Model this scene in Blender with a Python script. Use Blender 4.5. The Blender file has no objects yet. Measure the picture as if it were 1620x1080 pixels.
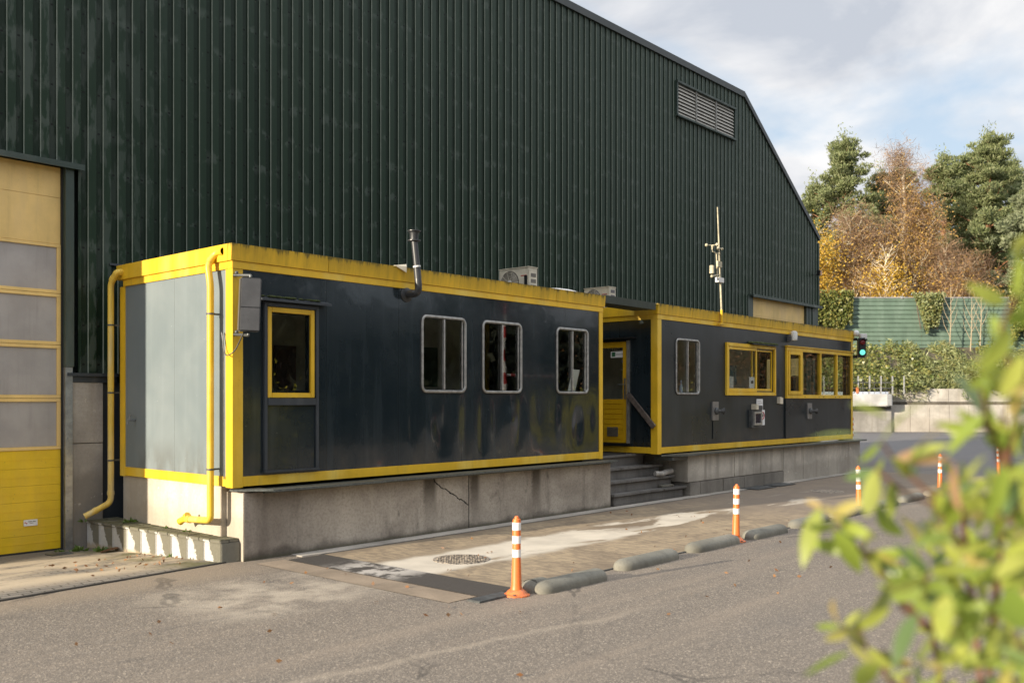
import bpy, bmesh, math, random
import numpy as np
from mathutils import Vector, Matrix
R_ = math.radians
sc = bpy.context.scene
C = sc.collection
rng = np.random.default_rng(7)
random.seed(7)

# ------------------------------------------------------------------ camera
CAM = Vector((-5.926, -9.519, 1.863)); YAW = R_(41.471); FPX = 1480.5; HY = 632.5
FW = Vector((math.cos(YAW), math.sin(YAW), 0)); RT = Vector((math.sin(YAW), -math.cos(YAW), 0)); UP = Vector((0, 0, 1))
cam = bpy.data.cameras.new('camera'); camo = bpy.data.objects.new('camera', cam); C.objects.link(camo)
camo.location = CAM; camo.rotation_euler = (R_(90), 0, YAW - R_(90))
cam.sensor_width = 36; cam.lens = 36 * FPX / 1620; cam.shift_y = (HY - 540) / 1620
cam.clip_start = .05; cam.clip_end = 2000
cam.dof.use_dof = True; cam.dof.focus_distance = 15.5; cam.dof.aperture_fstop = 2.0
sc.camera = camo

# ------------------------------------------------------------------ light
SUN_AZ = math.atan2(.185, -.983); SUN_EL = R_(13.1)
tosun = Vector((math.cos(SUN_EL) * math.cos(SUN_AZ), math.cos(SUN_EL) * math.sin(SUN_AZ), math.sin(SUN_EL)))
sl = bpy.data.lights.new('sun', 'SUN'); so = bpy.data.objects.new('sun', sl); C.objects.link(so)
sl.energy = 4.7; sl.angle = R_(.6); sl.color = (1, .88, .70)
so.rotation_euler = (-tosun).to_track_quat('-Z', 'Y').to_euler(); so.location = (-30, 10, 20)
w = bpy.data.worlds.new('World'); sc.world = w; w.use_nodes = True
wt = w.node_tree; wn = wt.nodes; wn.clear()
def wnode(t, **k):
    n = wn.new(t)
    for a, b in k.items(): setattr(n, a, b)
    return n
sky = wnode('ShaderNodeTexSky', sky_type='NISHITA', sun_disc=False, sun_elevation=SUN_EL,
            sun_rotation=(math.atan2(tosun.x, tosun.y)) % (2 * math.pi), air_density=1.0, dust_density=.4)
geo = wnode('ShaderNodeTexCoord'); sx = wnode('ShaderNodeSeparateXYZ'); wt.links.new(geo.outputs['Generated'], sx.inputs[0])
def wmath(op, a, b=None, c=None):
    n = wnode('ShaderNodeMath', operation=op)
    for i, v in enumerate((a, b, c)):
        if v is None: continue
        if isinstance(v, (int, float)): n.inputs[i].default_value = v
        else: wt.links.new(v, n.inputs[i])
    return n.outputs[0]
den = wmath('ADD', wmath('MAXIMUM', sx.outputs[2], 0), .22)
cb = wnode('ShaderNodeCombineXYZ')
wt.links.new(wmath('DIVIDE', sx.outputs[0], den), cb.inputs[0]); wt.links.new(wmath('DIVIDE', sx.outputs[1], den), cb.inputs[1])
mp = wnode('ShaderNodeMapping'); mp.inputs['Location'].default_value = (3.35, 1.2, 0); mp.inputs['Scale'].default_value = (1, 1, 1)
wt.links.new(cb.outputs[0], mp.inputs[0])
def wnoise(scale, detail, rough, dist=0):
    n = wnode('ShaderNodeTexNoise'); n.inputs['Scale'].default_value = scale; n.inputs['Detail'].default_value = detail
    n.inputs['Roughness'].default_value = rough; n.inputs['Distortion'].default_value = dist
    wt.links.new(mp.outputs[0], n.inputs['Vector']); return n.outputs[0]
def wramp(f, stops):
    n = wnode('ShaderNodeValToRGB'); e = n.color_ramp.elements
    while len(e) < len(stops): e.new(.5)
    for i, (p, c) in enumerate(stops): e[i].position = p; e[i].color = (*c, 1)
    wt.links.new(f, n.inputs[0]); return n.outputs[0]
cover = wramp(wnoise(1.5, 7, .52, .25), [(.34, (0, 0, 0)), (.48, (1, 1, 1))])
shade = wramp(wnoise(2.2, 7, .55, .3), [(.38, (4.3, 4.6, 5.15)), (.64, (7.3, 7.25, 7.25))])
wm = wnode('ShaderNodeMix', data_type='RGBA')
skb = wnode('ShaderNodeMix', data_type='RGBA'); skb.inputs[0].default_value = .6
wt.links.new(sky.outputs[0], skb.inputs[6]); skb.inputs[7].default_value = (5.4, 6.3, 7.4, 1)
wt.links.new(cover, wm.inputs[0]); wt.links.new(skb.outputs[2], wm.inputs[6]); wt.links.new(shade, wm.inputs[7])
hi = wnode('ShaderNodeMapRange', interpolation_type='SMOOTHSTEP'); wt.links.new(sx.outputs[2], hi.inputs[0])
for i_, v_ in enumerate((.42, .85, .88, 1.85)): hi.inputs[i_ + 1].default_value = v_
bright = wnode('ShaderNodeVectorMath', operation='SCALE'); wt.links.new(wm.outputs[2], bright.inputs[0]); wt.links.new(hi.outputs[0], bright.inputs['Scale'])  # overhead sky, out of view, brightened to raise the ambient light
bg = wnode('ShaderNodeBackground'); bg.inputs[1].default_value = .09
wt.links.new(bright.outputs[0], bg.inputs[0])
wo = wnode('ShaderNodeOutputWorld'); wt.links.new(bg.outputs[0], wo.inputs[0])
vs = sc.view_settings; vs.view_transform = 'Standard'; vs.look = 'None'; vs.exposure = .8; vs.gamma = 1
sc.cycles.max_bounces = 8; sc.cycles.transparent_max_bounces = 12; sc.cycles.caustics_reflective = False; sc.cycles.caustics_refractive = False

# ------------------------------------------------------------------ material helpers
class B:
    def __init__(s, name):
        s.m = bpy.data.materials.new(name); s.m.use_nodes = True; s.t = s.m.node_tree; s.t.nodes.clear()
        s.out = s.t.nodes.new('ShaderNodeOutputMaterial')
    def n(s, t, **k):
        n = s.t.nodes.new(t)
        for a, b in k.items(): setattr(n, a, b)
        return n
    def put(s, sock, v):
        if isinstance(v, bpy.types.NodeSocket): s.t.links.new(v, sock)
        elif isinstance(v, (tuple, list)) and len(v) == 3 and sock.type == 'RGBA': sock.default_value = (*v, 1)
        else: sock.default_value = v
    def pos(s): return s.n('ShaderNodeNewGeometry').outputs['Position']
    def obj(s): return s.n('ShaderNodeTexCoord').outputs['Object']
    def isl(s): return s.n('ShaderNodeNewGeometry').outputs['Random Per Island']
    def rnd(s): return s.n('ShaderNodeObjectInfo').outputs['Random']
    def map(s, v, scale=(1, 1, 1), loc=(0, 0, 0), rot=(0, 0, 0)):
        n = s.n('ShaderNodeMapping'); s.put(n.inputs[0], v); n.inputs['Scale'].default_value = scale; n.inputs['Location'].default_value = loc; n.inputs['Rotation'].default_value = rot
        return n.outputs[0]
    def noise(s, v, scale, detail=4, rough=.55, dist=0):
        n = s.n('ShaderNodeTexNoise'); s.put(n.inputs['Vector'], v); n.inputs['Scale'].default_value = scale; n.inputs['Detail'].default_value = detail
        n.inputs['Roughness'].default_value = rough; n.inputs['Distortion'].default_value = dist; return n.outputs[0]
    def vor(s, v, scale, out='Distance', feature='F1'):
        n = s.n('ShaderNodeTexVoronoi', feature=feature); s.put(n.inputs['Vector'], v); n.inputs['Scale'].default_value = scale
        o = n.outputs[out]
        if out == 'Color':
            q = s.n('ShaderNodeSeparateColor'); s.put(q.inputs[0], o); return q.outputs[0]
        return o
    def sep(s, v): n = s.n('ShaderNodeSeparateXYZ'); s.put(n.inputs[0], v); return n.outputs
    def math(s, op, a, b=0, clamp=False):
        n = s.n('ShaderNodeMath', operation=op, use_clamp=clamp); s.put(n.inputs[0], a); s.put(n.inputs[1], b); return n.outputs[0]
    def mr(s, v, a, b, c=0., d=1.):
        n = s.n('ShaderNodeMapRange', interpolation_type='SMOOTHSTEP'); s.put(n.inputs[0], v)
        for i, x in enumerate((a, b, c, d)): n.inputs[i + 1].default_value = x
        return n.outputs[0]
    def ramp(s, f, stops):
        n = s.n('ShaderNodeValToRGB'); e = n.color_ramp.elements
        while len(e) < len(stops): e.new(.5)
        for i, (p, c) in enumerate(stops): e[i].position = p; e[i].color = (*c, 1)
        s.put(n.inputs[0], f); return n.outputs[0]
    def mix(s, f, a, b, blend='MIX'):
        n = s.n('ShaderNodeMix', data_type='RGBA', blend_type=blend); s.put(n.inputs[0], f); s.put(n.inputs[6], a); s.put(n.inputs[7], b); return n.outputs[2]
    def band(s, x, a, b, e=.03):   # soft 1 between a and b
        return s.math('MULTIPLY', s.mr(x, a - e, a + e), s.mr(x, b - e, b + e, 1., 0.))
    def bump(s, h, strength=.3, dist=.01, nrm=None):
        n = s.n('ShaderNodeBump'); s.put(n.inputs['Height'], h); n.inputs['Strength'].default_value = strength; n.inputs['Distance'].default_value = dist
        if nrm is not None: s.put(n.inputs['Normal'], nrm)
        return n.outputs[0]
    def pbr(s, col, rough=.6, metal=0., nrm=None, spec=.5, emit=None, es=0., coat=0.):
        n = s.n('ShaderNodeBsdfPrincipled'); s.put(n.inputs['Base Color'], col); s.put(n.inputs['Roughness'], rough); s.put(n.inputs['Metallic'], metal)
        s.put(n.inputs['Specular IOR Level'], spec); n.inputs['Coat Weight'].default_value = coat
        if nrm is not None: s.put(n.inputs['Normal'], nrm)
        if emit is not None: s.put(n.inputs['Emission Color'], emit); n.inputs['Emission Strength'].default_value = es
        s.t.links.new(n.outputs[0], s.out.inputs[0]); return s.m

def plain(name, col, rough=.5, metal=0., var=.12, scale=6, bump=0., spec=.5):
    b = B(name); o = b.obj(); f = b.noise(o, scale, 6, .6)
    c = b.mix(b.mr(f, .3, .7), tuple(x * (1 - var) for x in col), tuple(min(1, x * (1 + var)) for x in col))
    c = b.mix(b.mr(b.noise(o, scale * 7, 3), .62, .75, 0, .5), c, tuple(x * .55 for x in col))
    return b.pbr(c, rough, metal, b.bump(f, bump, .01) if bump else None, spec)

def paint(name, col, rough=.42, dirt=(.05, .045, .03), amt=.5, moss=None, fade=None, streak_amt=.5, wob=0.):
    """weathered paint: grime streaks running down, specks, optional lichen below a top edge at world height moss"""
    b = B(name); p = b.pos(); x, y, z = b.sep(p)
    st = b.noise(b.map(p, (9, 9, .7)), 1, 5, .6); bl = b.noise(p, 1.6, 5, .6); fine = b.noise(p, 45, 3, .6)
    c = b.mix(b.mr(bl, .3, .7), tuple(v * .86 for v in col), tuple(min(1, v * 1.1) for v in col))
    if fade: c = b.mix(b.mr(b.noise(b.map(p, (2.2, 2.2, .5)), 1, 4), .45, .75), c, fade)
    c = b.mix(b.mr(st, .5, .85, 0, streak_amt), c, dirt)
    c = b.mix(b.mr(fine, .66, .76, 0, amt), c, dirt)
    if moss is not None:
        edge = b.noise(b.map(p, (14, 14, 1.2)), 1, 5, .7)
        m = b.mr(b.math('ADD', z, b.math('MULTIPLY', edge, .3)), moss + .31, moss + .37)
        c = b.mix(b.math('MULTIPLY', m, .9), c, b.mix(b.noise(p, 30, 3), (.025, .03, .008), (.13, .09, .012)))
        m2 = b.mr(b.math('ADD', z, b.math('MULTIPLY', edge, .5)), moss + .2, moss + .48, 0, .4)
        c = b.mix(m2, c, (.16, .125, .012))
    h = b.math('ADD', b.math('MULTIPLY', fine, .3), b.math('MULTIPLY', bl, wob))
    return b.pbr(c, b.mr(st, .3, .8, rough, rough + .2), 0, b.bump(h, .25, .012))

def concrete(name, col, stain=(.07, .06, .05), low=None, wet=.5, streak=.6, joints=None):
    b = B(name); p = b.pos(); x, y, z = b.sep(p)
    big = b.noise(p, 1.1, 6, .6, .3); st = b.noise(b.map(p, (5, 5, .45)), 1, 6, .62); fine = b.noise(p, 28, 6, .7); pore = b.vor(p, 24)
    c = b.mix(b.mr(big, .3, .72), tuple(v * .68 for v in col), tuple(min(1, v * 1.15) for v in col))
    c = b.mix(b.mr(st, .46, .74, 0, streak), c, stain)
    c = b.mix(b.mr(fine, .35, .7, 0, .35), c, tuple(v * .6 for v in col))
    c = b.mix(b.mr(pore, .02, .12, .6, 0), c, tuple(v * .3 for v in stain))
    if low is not None:
        c = b.mix(b.mr(b.math('ADD', z, b.math('MULTIPLY', b.noise(p, 2.2, 5, .6), -.5)), low - .26, low - .05, wet, 0), c, stain)
    chip = b.mr(b.noise(b.map(p, (1, 1, 1), loc=(2, 8, 3)), 7, 4, .7), .66, .70, 0, .6); c = b.mix(chip, c, tuple(min(1, v * 1.35) for v in col))
    h = b.math('SUBTRACT', b.math('ADD', b.math('MULTIPLY', fine, .5), b.math('MULTIPLY', b.mr(pore, 0, .12), .5)), chip)
    return b.pbr(c, .85, 0, b.bump(h, .5, .012), .3)

def leafmat(name, cols, rough=.55, trans=.35):
    b = B(name); i = b.isl(); n = len(cols)
    c = b.ramp(i, [(k / max(1, n - 1), cc) for k, cc in enumerate(cols)])
    d = b.n('ShaderNodeBsdfDiffuse'); b.put(d.inputs[0], c); t = b.n('ShaderNodeBsdfTranslucent'); b.put(t.inputs[0], c)
    m = b.n('ShaderNodeMixShader'); m.inputs[0].default_value = trans
    b.t.links.new(d.outputs[0], m.inputs[1]); b.t.links.new(t.outputs[0], m.inputs[2])
    g = b.n('ShaderNodeBsdfGlossy'); g.inputs[1].default_value = rough
    m2 = b.n('ShaderNodeMixShader'); m2.inputs[0].default_value = .04
    b.t.links.new(m.outputs[0], m2.inputs[1]); b.t.links.new(g.outputs[0], m2.inputs[2]); b.t.links.new(m2.outputs[0], b.out.inputs[0])
    return b.m

def glassmat(name, tint, refl=1.6):
    b = B(name); gm = b.n('ShaderNodeNewGeometry'); dt = b.n('ShaderNodeVectorMath', operation='DOT_PRODUCT'); b.t.links.new(gm.outputs['Incoming'], dt.inputs[0]); b.t.links.new(gm.outputs['Normal'], dt.inputs[1])
    k = b.math('ADD', b.math('MULTIPLY', b.math('POWER', b.math('SUBTRACT', 1, b.math('ABSOLUTE', dt.outputs['Value'])), 5), .9), .045 * refl, True)
    t = b.n('ShaderNodeBsdfTransparent'); b.put(t.inputs[0], tint); g = b.n('ShaderNodeBsdfGlossy'); g.inputs[1].default_value = .0
    wv = b.noise(b.pos(), 1.3, 2); b.put(g.inputs['Normal'], b.bump(wv, .02, .05))
    m = b.n('ShaderNodeMixShader'); b.put(m.inputs[0], k); b.t.links.new(t.outputs[0], m.inputs[1]); b.t.links.new(g.outputs[0], m.inputs[2])
    b.t.links.new(m.outputs[0], b.out.inputs[0]); return b.m

# ------------------------------------------------------------------ materials
def mk_asphalt():
    b = B('asphalt'); p = b.pos(); x, y, z = b.sep(p)
    v1 = b.vor(p, 105, 'Color'); v2 = b.vor(b.map(p, loc=(3, 7, 1)), 70, 'Color'); d1 = b.vor(p, 85)
    base = b.ramp(v1, [(0, (.05, .044, .038)), (.4, (.125, .105, .086)), (.78, (.20, .168, .135)), (.93, (.42, .34, .25)), (1, (.70, .60, .46))])
    base = b.mix(.45, base, b.ramp(v2, [(0, (.06, .053, .046)), (.6, (.15, .127, .104)), (.93, (.24, .2, .16)), (1, (.60, .52, .42))]))
    base = b.mix(.30, base, (.25, .21, .168))
    big = b.noise(b.map(p, (.3, .55, 1), rot=(0, 0, R_(-8))), 1, 5, .6, .4); tr = b.noise(b.map(p, (.1, 1.5, 1), rot=(0, 0, R_(-5))), 1, 5, .62, .25)
    c = b.mix(b.mr(tr, .46, .76, 0, .5), base, (.30, .24, .18))
    c = b.mix(b.mr(big, .52, .78, 0, .5), c, (.13, .122, .115))
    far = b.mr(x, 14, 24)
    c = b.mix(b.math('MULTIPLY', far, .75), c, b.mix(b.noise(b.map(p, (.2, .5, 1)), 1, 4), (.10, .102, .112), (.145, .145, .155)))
    worn = b.math('MULTIPLY', b.band(y, -2.6, -1.0, .3), b.band(x, -1.6, .2, .5))
    c = b.mix(b.math('MULTIPLY', worn, b.mr(b.noise(p, 1.7, 6, .65), .35, .62, 0, .8)), c, (.44, .375, .29))
    dirt = b.math('MULTIPLY', b.band(y, -.75, .3, .3), b.mr(x, 1, -.5)); c = b.mix(b.math('MULTIPLY', dirt, .55), c, (.30, .235, .165))
    tk = b.math('MULTIPLY', b.mr(b.noise(b.map(p, (.07, 3.2, 1), rot=(0, 0, R_(-4)), loc=(3, 9, 0)), 1, 4, .6, .3), .56, .7, 0, .38), b.mr(b.noise(p, .35, 4), .4, .6)); c = b.mix(tk, c, (.10, .092, .085))
    oil = b.mr(b.vor(b.map(p, (.8, .8, 1), loc=(1.7, .4, 0)), 1), .03, .13, .45, 0); c = b.mix(b.math('MULTIPLY', oil, b.mr(b.noise(p, 9, 4), .35, .6)), c, (.07, .065, .06))
    ps = b.math('ADD', b.math('MULTIPLY', x, .16), b.math('ADD', y, b.math('MULTIPLY', b.math('SUBTRACT', b.noise(p, 1.6, 5, .6), .5), .35))); c = b.mix(b.math('MULTIPLY', b.mr(b.math('ABSOLUTE', b.math('ADD', ps, 4.72)), .005, .085, .3, 0), b.mr(x, 1.8, .4)), c, (.42, .35, .265))
    cr = b.vor(b.map(p, (.22, .3, 1), loc=(2.3, 5.1, 0)), 1, 'Distance', 'DISTANCE_TO_EDGE')
    wr = b.math('ADD', cr, b.math('MULTIPLY', b.math('SUBTRACT', b.noise(p, 2.5, 5), .5), .06))
    c = b.mix(b.math('MULTIPLY', b.mr(b.math('ABSOLUTE', wr), .002, .007, .65, 0), b.mr(big, .4, .6)), c, (.035, .032, .03))
    h = b.math('MULTIPLY', d1, -1.0)
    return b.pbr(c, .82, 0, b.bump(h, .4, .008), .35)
def mk_deck():
    b = B('sandy_lane'); p = b.pos(); x, y, z = b.sep(p)
    wv = b.mr(b.noise(b.map(p, (15, 6.5, 1), rot=(0, 0, R_(24))), 1, 2, .5, .4), .40, .60)
    n1 = b.noise(p, 1.4, 6, .62); n2 = b.noise(b.map(p, (.35, 1.4, 1)), 1, 6, .62, .6); f = b.noise(p, 40, 4, .7)
    tracks = b.math('MAXIMUM', b.band(y, -1.2, -.5, .12), b.band(y, -3.3, -2.25, .14))
    c = b.mix(b.mr(n1, .3, .7), (.195, .152, .108), (.29, .228, .155))
    c = b.mix(b.math('MULTIPLY', wv, b.math('MULTIPLY', tracks, b.mr(n1, .35, .6, .3, .75))), c, (.40, .31, .20))
    c = b.mix(b.mr(f, .52, .72, 0, .45), c, (.14, .11, .08))
    far = b.mr(x, 6.5, 10.5); c = b.mix(b.math('MULTIPLY', far, .7), c, b.mix(f, (.16, .13, .105), (.24, .2, .165)))
    wz = b.math('MULTIPLY', b.band(b.math('ADD', y, b.math('MULTIPLY', b.math('SUBTRACT', n1, .5), .5)), -2.25, -1.32, .1), b.mr(x, 14, 8))
    thr = b.math('ADD', b.mr(x, 1.5, 8, 0, .21), .33)
    white = b.math('MULTIPLY', wz, b.mr(b.math('SUBTRACT', n2, thr), 0, .05))
    c = b.mix(white, c, b.mix(b.mr(n1, .3, .7), (.62, .55, .445), (.48, .425, .345)))
    wet = b.math('MULTIPLY', b.band(x, 4.9, 6.4, .5), b.band(y, -1.9, -1.4, .2)); c = b.mix(b.math('MULTIPLY', wet, b.mr(n1, .4, .6, .1, .7)), c, (.14, .10, .065))
    h = b.math('ADD', b.math('MULTIPLY', wv, b.math('MULTIPLY', tracks, .2)), b.math('MULTIPLY', f, .5))
    return b.pbr(c, .9, 0, b.bump(h, .4, .012), .2)
def mk_clad(edge=False):
    b = B('rib_edge_highlight' if edge else 'green_cladding'); p = b.pos(); x, y, z = b.sep(p)
    bl = b.noise(b.map(p, (1.1, 1, .35)), 1, 5, .6); st = b.noise(b.map(p, (7, 1, .6)), 1, 5, .65)
    c = b.mix(b.mr(bl, .3, .7), (.0115, .027, .0145), (.018, .037, .0215))
    sheet = b.n('ShaderNodeTexWhiteNoise', noise_dimensions='1D'); b.put(sheet.inputs['W'], b.math('FLOOR', b.math('DIVIDE', b.math('ADD', x, 5.07), 1.023))); c = b.mix(b.math('MULTIPLY', sheet.outputs[0], .3), c, (.022, .042, .027))
    row = b.math('ABSOLUTE', b.math('SUBTRACT', b.math('FRACT', b.math('DIVIDE', z, .52)), .5))
    patch = b.noise(b.map(p, (4.9, 1, 3.6)), 1, 4, .6)
    m = b.math('MULTIPLY', b.mr(row, .05, .26, 1, 0), b.mr(patch, .52, .60, 0, .6)); c = b.mix(m, c, (.075, .095, .08))
    old = b.math('MULTIPLY', b.mr(x, 1.4, -.6), b.mr(b.noise(b.map(p, (6, 1, 1.5)), 1, 5, .6), .5, .56, 0, .6)); c = b.mix(old, c, (.08, .10, .085))
    top = b.mr(z, 5, 10, 0, .40); c = b.mix(b.math('MULTIPLY', top, b.mr(st, .3, .7, .4, 1)), c, (.075, .10, .085))  # sky sheen towards the roof painted in as a paler grey green
    lost = b.math('MULTIPLY', b.mr(y, 3.062, 3.074), b.mr(b.noise(b.map(p, (20, 1, 5)), 2, 5, .75), .64, .7, 0, .5)); c = b.mix(lost, c, (.24, .24, .16)); c = b.mix(b.mr(y, 3.062, 3.074, 0, .45), c, (.004, .008, .005))
    c = b.mix(b.mr(st, .58, .8, 0, .45), c, (.010, .016, .012))
    rx = b.math('FRACT', b.math('DIVIDE', b.math('ADD', x, 5.07 - .025), .2046)); rx = b.math('ABSOLUTE', b.math('SUBTRACT', rx, .0)); rx = b.math('MINIMUM', rx, b.math('SUBTRACT', 1, rx))
    c = b.mix(b.math('MULTIPLY', b.mr(b.math('ABSOLUTE', b.math('SUBTRACT', rx, .02)), .05, .07, .9, 0), b.mr(row, .018, .028, 1, 0)), c, (.004, .005, .004))
    if edge: c = b.mix(b.noise(b.map(p, (3, 1, 4)), 2, 5, .7), (.10, .125, .10), (.27, .30, .255))  # highlight along the rib edges painted in as a paler, flecked colour
    return b.pbr(c, b.mr(bl, .3, .7, .34, .5), 0, b.bump(b.noise(p, 2.5, 3), .08, .03), .16)
def mk_wall(name, c1, c2, spots, rough, gloss=0.):
    b = B(name); p = b.pos(); x, y, z = b.sep(p)
    st = b.noise(b.map(p, (6, 6, .35)), 1, 6, .62); bl = b.noise(p, .9, 5, .6, .4); f = b.noise(p, 60, 4, .6)
    c = b.mix(b.mr(bl, .3, .7), c1, c2)
    c = b.mix(b.mr(st, .50, .76, 0, .5 if c1[0] < .1 else .14), c, tuple(v * 1.5 + .010 for v in c2)); c = b.mix(b.math('MULTIPLY', b.mr(z, 1.5, .95), b.mr(b.noise(b.map(p, (2.2, 2.2, 1.1)), 1, 5, .65), .42, .66, 0, .5)), c, (.07, .062, .05))
    c = b.mix(b.mr(st, .28, .46, .3 if c1[0] < .1 else .12, 0), c, tuple(v * .7 for v in c1))
    c = b.mix(b.mr(b.vor(p, 5.5), .02, .05, .7, 0), c, spots)
    c = b.mix(b.mr(b.noise(b.map(p, (11, 11, 1.2), loc=(4, 4, 4)), 1, 5, .7), .68, .74, 0, .3), c, spots)
    seam = b.math('ABSOLUTE', b.math('SUBTRACT', b.math('FRACT', b.math('DIVIDE', b.math('ADD', x, b.math('ADD', y, 50.08)), 1.21)), .5))
    c = b.mix(b.mr(seam, .002, .0065, .8, 0), c, tuple(v * .35 for v in c1)); c = b.mix(b.mr(b.math('ABSOLUTE', b.math('SUBTRACT', seam, .010)), .001, .004, .35, 0), c, tuple(min(1, v * 1.6 + .01) for v in c2))
    h = b.math('ADD', b.math('MULTIPLY', bl, .9), b.math('MULTIPLY', b.mr(seam, 0, .006), .05))
    return b.pbr(c, b.mr(bl, .3, .7, rough, rough + .1), 0, b.bump(h, .06, .06), .6, coat=gloss)
def mk_paving():
    b = B('block_paving'); p = b.pos(); x, y, z = b.sep(p)
    br = b.n('ShaderNodeTexBrick'); b.put(br.inputs['Vector'], b.map(p, (1, 1, 1), rot=(0, 0, R_(6)))); br.inputs['Scale'].default_value = 1
    br.inputs['Brick Width'].default_value = .2; br.inputs['Row Height'].default_value = .1; br.inputs['Mortar Size'].default_value = .008
    br.inputs['Color1'].default_value = (.17, .155, .135, 1); br.inputs['Color2'].default_value = (.23, .205, .175, 1); br.inputs['Mortar'].default_value = (.06, .055, .045, 1)
    n = b.noise(b.map(p, (.8, 1.6, 1)), 1, 6, .6, .4); f = b.noise(p, 30, 5, .7)
    sand = b.math('MULTIPLY', b.mr(y, -.05, .55), b.math('MULTIPLY', b.mr(n, .36, .56), b.mr(y, 3.0, 2.1)))
    c = b.mix(b.math('MULTIPLY', sand, .92), br.outputs[0], b.mix(f, (.46, .37, .255), (.58, .48, .35)))
    green = b.math('MULTIPLY', b.mr(x, -1.0, -.3), b.mr(b.noise(p, 2.2, 5), .42, .6, 0, .75)); c = b.mix(green, c, (.10, .10, .035))
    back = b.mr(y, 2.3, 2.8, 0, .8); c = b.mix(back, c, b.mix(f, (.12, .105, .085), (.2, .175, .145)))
    h = b.math('ADD', b.math('MULTIPLY', br.outputs[1], -.6), b.math('MULTIPLY', f, .4))
    return b.pbr(c, .9, 0, b.bump(h, .5, .01), .2)

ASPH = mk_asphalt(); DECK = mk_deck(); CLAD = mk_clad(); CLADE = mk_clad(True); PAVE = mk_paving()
WALLD = mk_wall('dark_wall', (.012, .0195, .0245), (.020, .0285, .034), (.13, .13, .12), .085, .3)
WALLD2 = mk_wall('dark_wall_dusty', (.010, .0165, .0205), (.020, .026, .030), (.14, .135, .12), .26, .0)
WALLL = mk_wall('faded_wall', (.150, .185, .198), (.185, .218, .228), (.33, .36, .36), .42)
YEL = paint('yellow_paint', (.74, .46, .022), .38, amt=.45, streak_amt=.22, fade=(.78, .56, .10))
YELM = paint('mossy_yellow_paint', (.72, .44, .02), .45, moss=3.45, amt=.4, streak_amt=.3)
YELP = paint('pipe_yellow', (.78, .52, .035), .32, fade=(.66, .56, .28), dirt=(.10, .085, .05), amt=.5, streak_amt=.45)
YELD = paint('door_yellow', (.72, .42, .008), .4, amt=.3, streak_amt=.15)
GATEY = paint('gate_yellow', (.74, .50, .012), .35, amt=.5, fade=(.66, .44, .05), streak_amt=.15)
GATEC = paint('gate_cream', (.78, .55, .20), .42, amt=.35, fade=(.70, .50, .22), streak_amt=.2)
CONC = concrete('concrete_plinth', (.26, .23, .195), (.10, .085, .072), low=.42, wet=.6, streak=.62)
CONC2 = concrete('concrete_panel', (.60, .555, .48), (.25, .22, .18), low=.3, wet=.45, streak=.75)
CONCL = concrete('concrete_light', (.56, .505, .42), (.30, .245, .175), low=.42, wet=.35, streak=.4)
CONCW = concrete('concrete_warehouse', (.40, .365, .32), (.15, .135, .115), low=.8, wet=.55, streak=.35)
CONCS = concrete('concrete_step', (.17, .16, .148), (.055, .05, .045), streak=.6)
CONCB = concrete('concrete_kerb', (.24, .228, .188), (.095, .086, .068), streak=.65)
CONCT = concrete('concrete_yard_wall', (.50, .465, .41), (.34, .29, .235), low=.75, wet=.35, streak=.5)
STRIP = concrete('concrete_strip', (.47, .43, .375), (.27, .235, .19), streak=.3)
STEEL = plain('galvanised_steel', (.30, .31, .32), .38, .75, .2, 9)
STEELD = plain('dark_steel', (.10, .105, .105), .5, .4, .3, 10, .2)
ALUW = plain('weathered_aluminium', (.36, .355, .335), .42, .5, .25, 12)
ALU = plain('aluminium', (.52, .51, .48), .35, .7, .2, 12)
GREYB = plain('grey_plastic', (.085, .085, .085), .42, 0, .15, 8)
BLACK = plain('black_plastic', (.018, .019, .021), .32, 0, .2, 8)
RUB = plain('rubber', (.02, .02, .02), .7)
WHITE = plain('white_plastic', (.72, .71, .68), .4, 0, .08)
CREAM = plain('cream_metal', (.66, .60, .47), .42, 0, .16, 5)
GREENT = paint('green_trim', (.03, .05, .04), .42, amt=.3, fade=(.08, .1, .085), streak_amt=.35)
DGREEN = paint('canopy_green', (.032, .042, .03), .5, amt=.5, streak_amt=.35)
TRIMD = paint('dark_trim', (.035, .042, .05), .4, dirt=(.2, .2, .18), amt=.35, streak_amt=.2)
MOSS = plain('moss', (.05, .065, .018), .95, 0, .5, 25, .6)
MULL = glassmat('window_glass', (.90, .92, .90), 1.2)
GLASSC = glassmat('clear_glass', (.86, .88, .85), 1.5)
INT = plain('interior_wall', (.74, .70, .62), .8, 0, .15, 3)
INTD = plain('interior_dark', (.06, .055, .05), .8)
FROST = paint('frosted_pane', (.36, .34, .33), .28, dirt=(.22, .205, .19), amt=.3, streak_amt=.7)
def mk_orange():
    b = B('orange_plastic'); o = b.obj(); x, y, z = b.sep(o); f = b.noise(o, 22, 5, .65); st = b.noise(b.map(o, (30, 30, 3)), 1, 5, .7)
    c = b.mix(f, (.74, .15, .03), (.86, .23, .06)); c = b.mix(b.math('MULTIPLY', b.mr(z, .0, .3, 1, .12), b.mr(st, .45, .66)), c, (.20, .10, .06)); c = b.mix(b.mr(f, .64, .7, 0, .5), c, (.12, .07, .05))
    return b.pbr(c, .42)
ORANGE = mk_orange()
REFW = plain('white_reflective_band', (.82, .82, .80), .35, 0, .06, 20)
PAPER = plain('paper', (.75, .75, .74), .7, 0, .05)
RED = plain('red_print', (.45, .03, .03), .5)
INK = plain('dark_print', (.02, .02, .022), .6)
SCREEN = plain('monitor_teal', (.06, .12, .14), .35)
ROOFM = plain('roof_felt', (.06, .058, .05), .9, 0, .3, 3)
BARKP = plain('pine_bark', (.30, .145, .075), .9, 0, .4, 3, .8)
BARKB = plain('birch_bark', (.72, .63, .47), .8, 0, .35, 3.5, .5)
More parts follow.
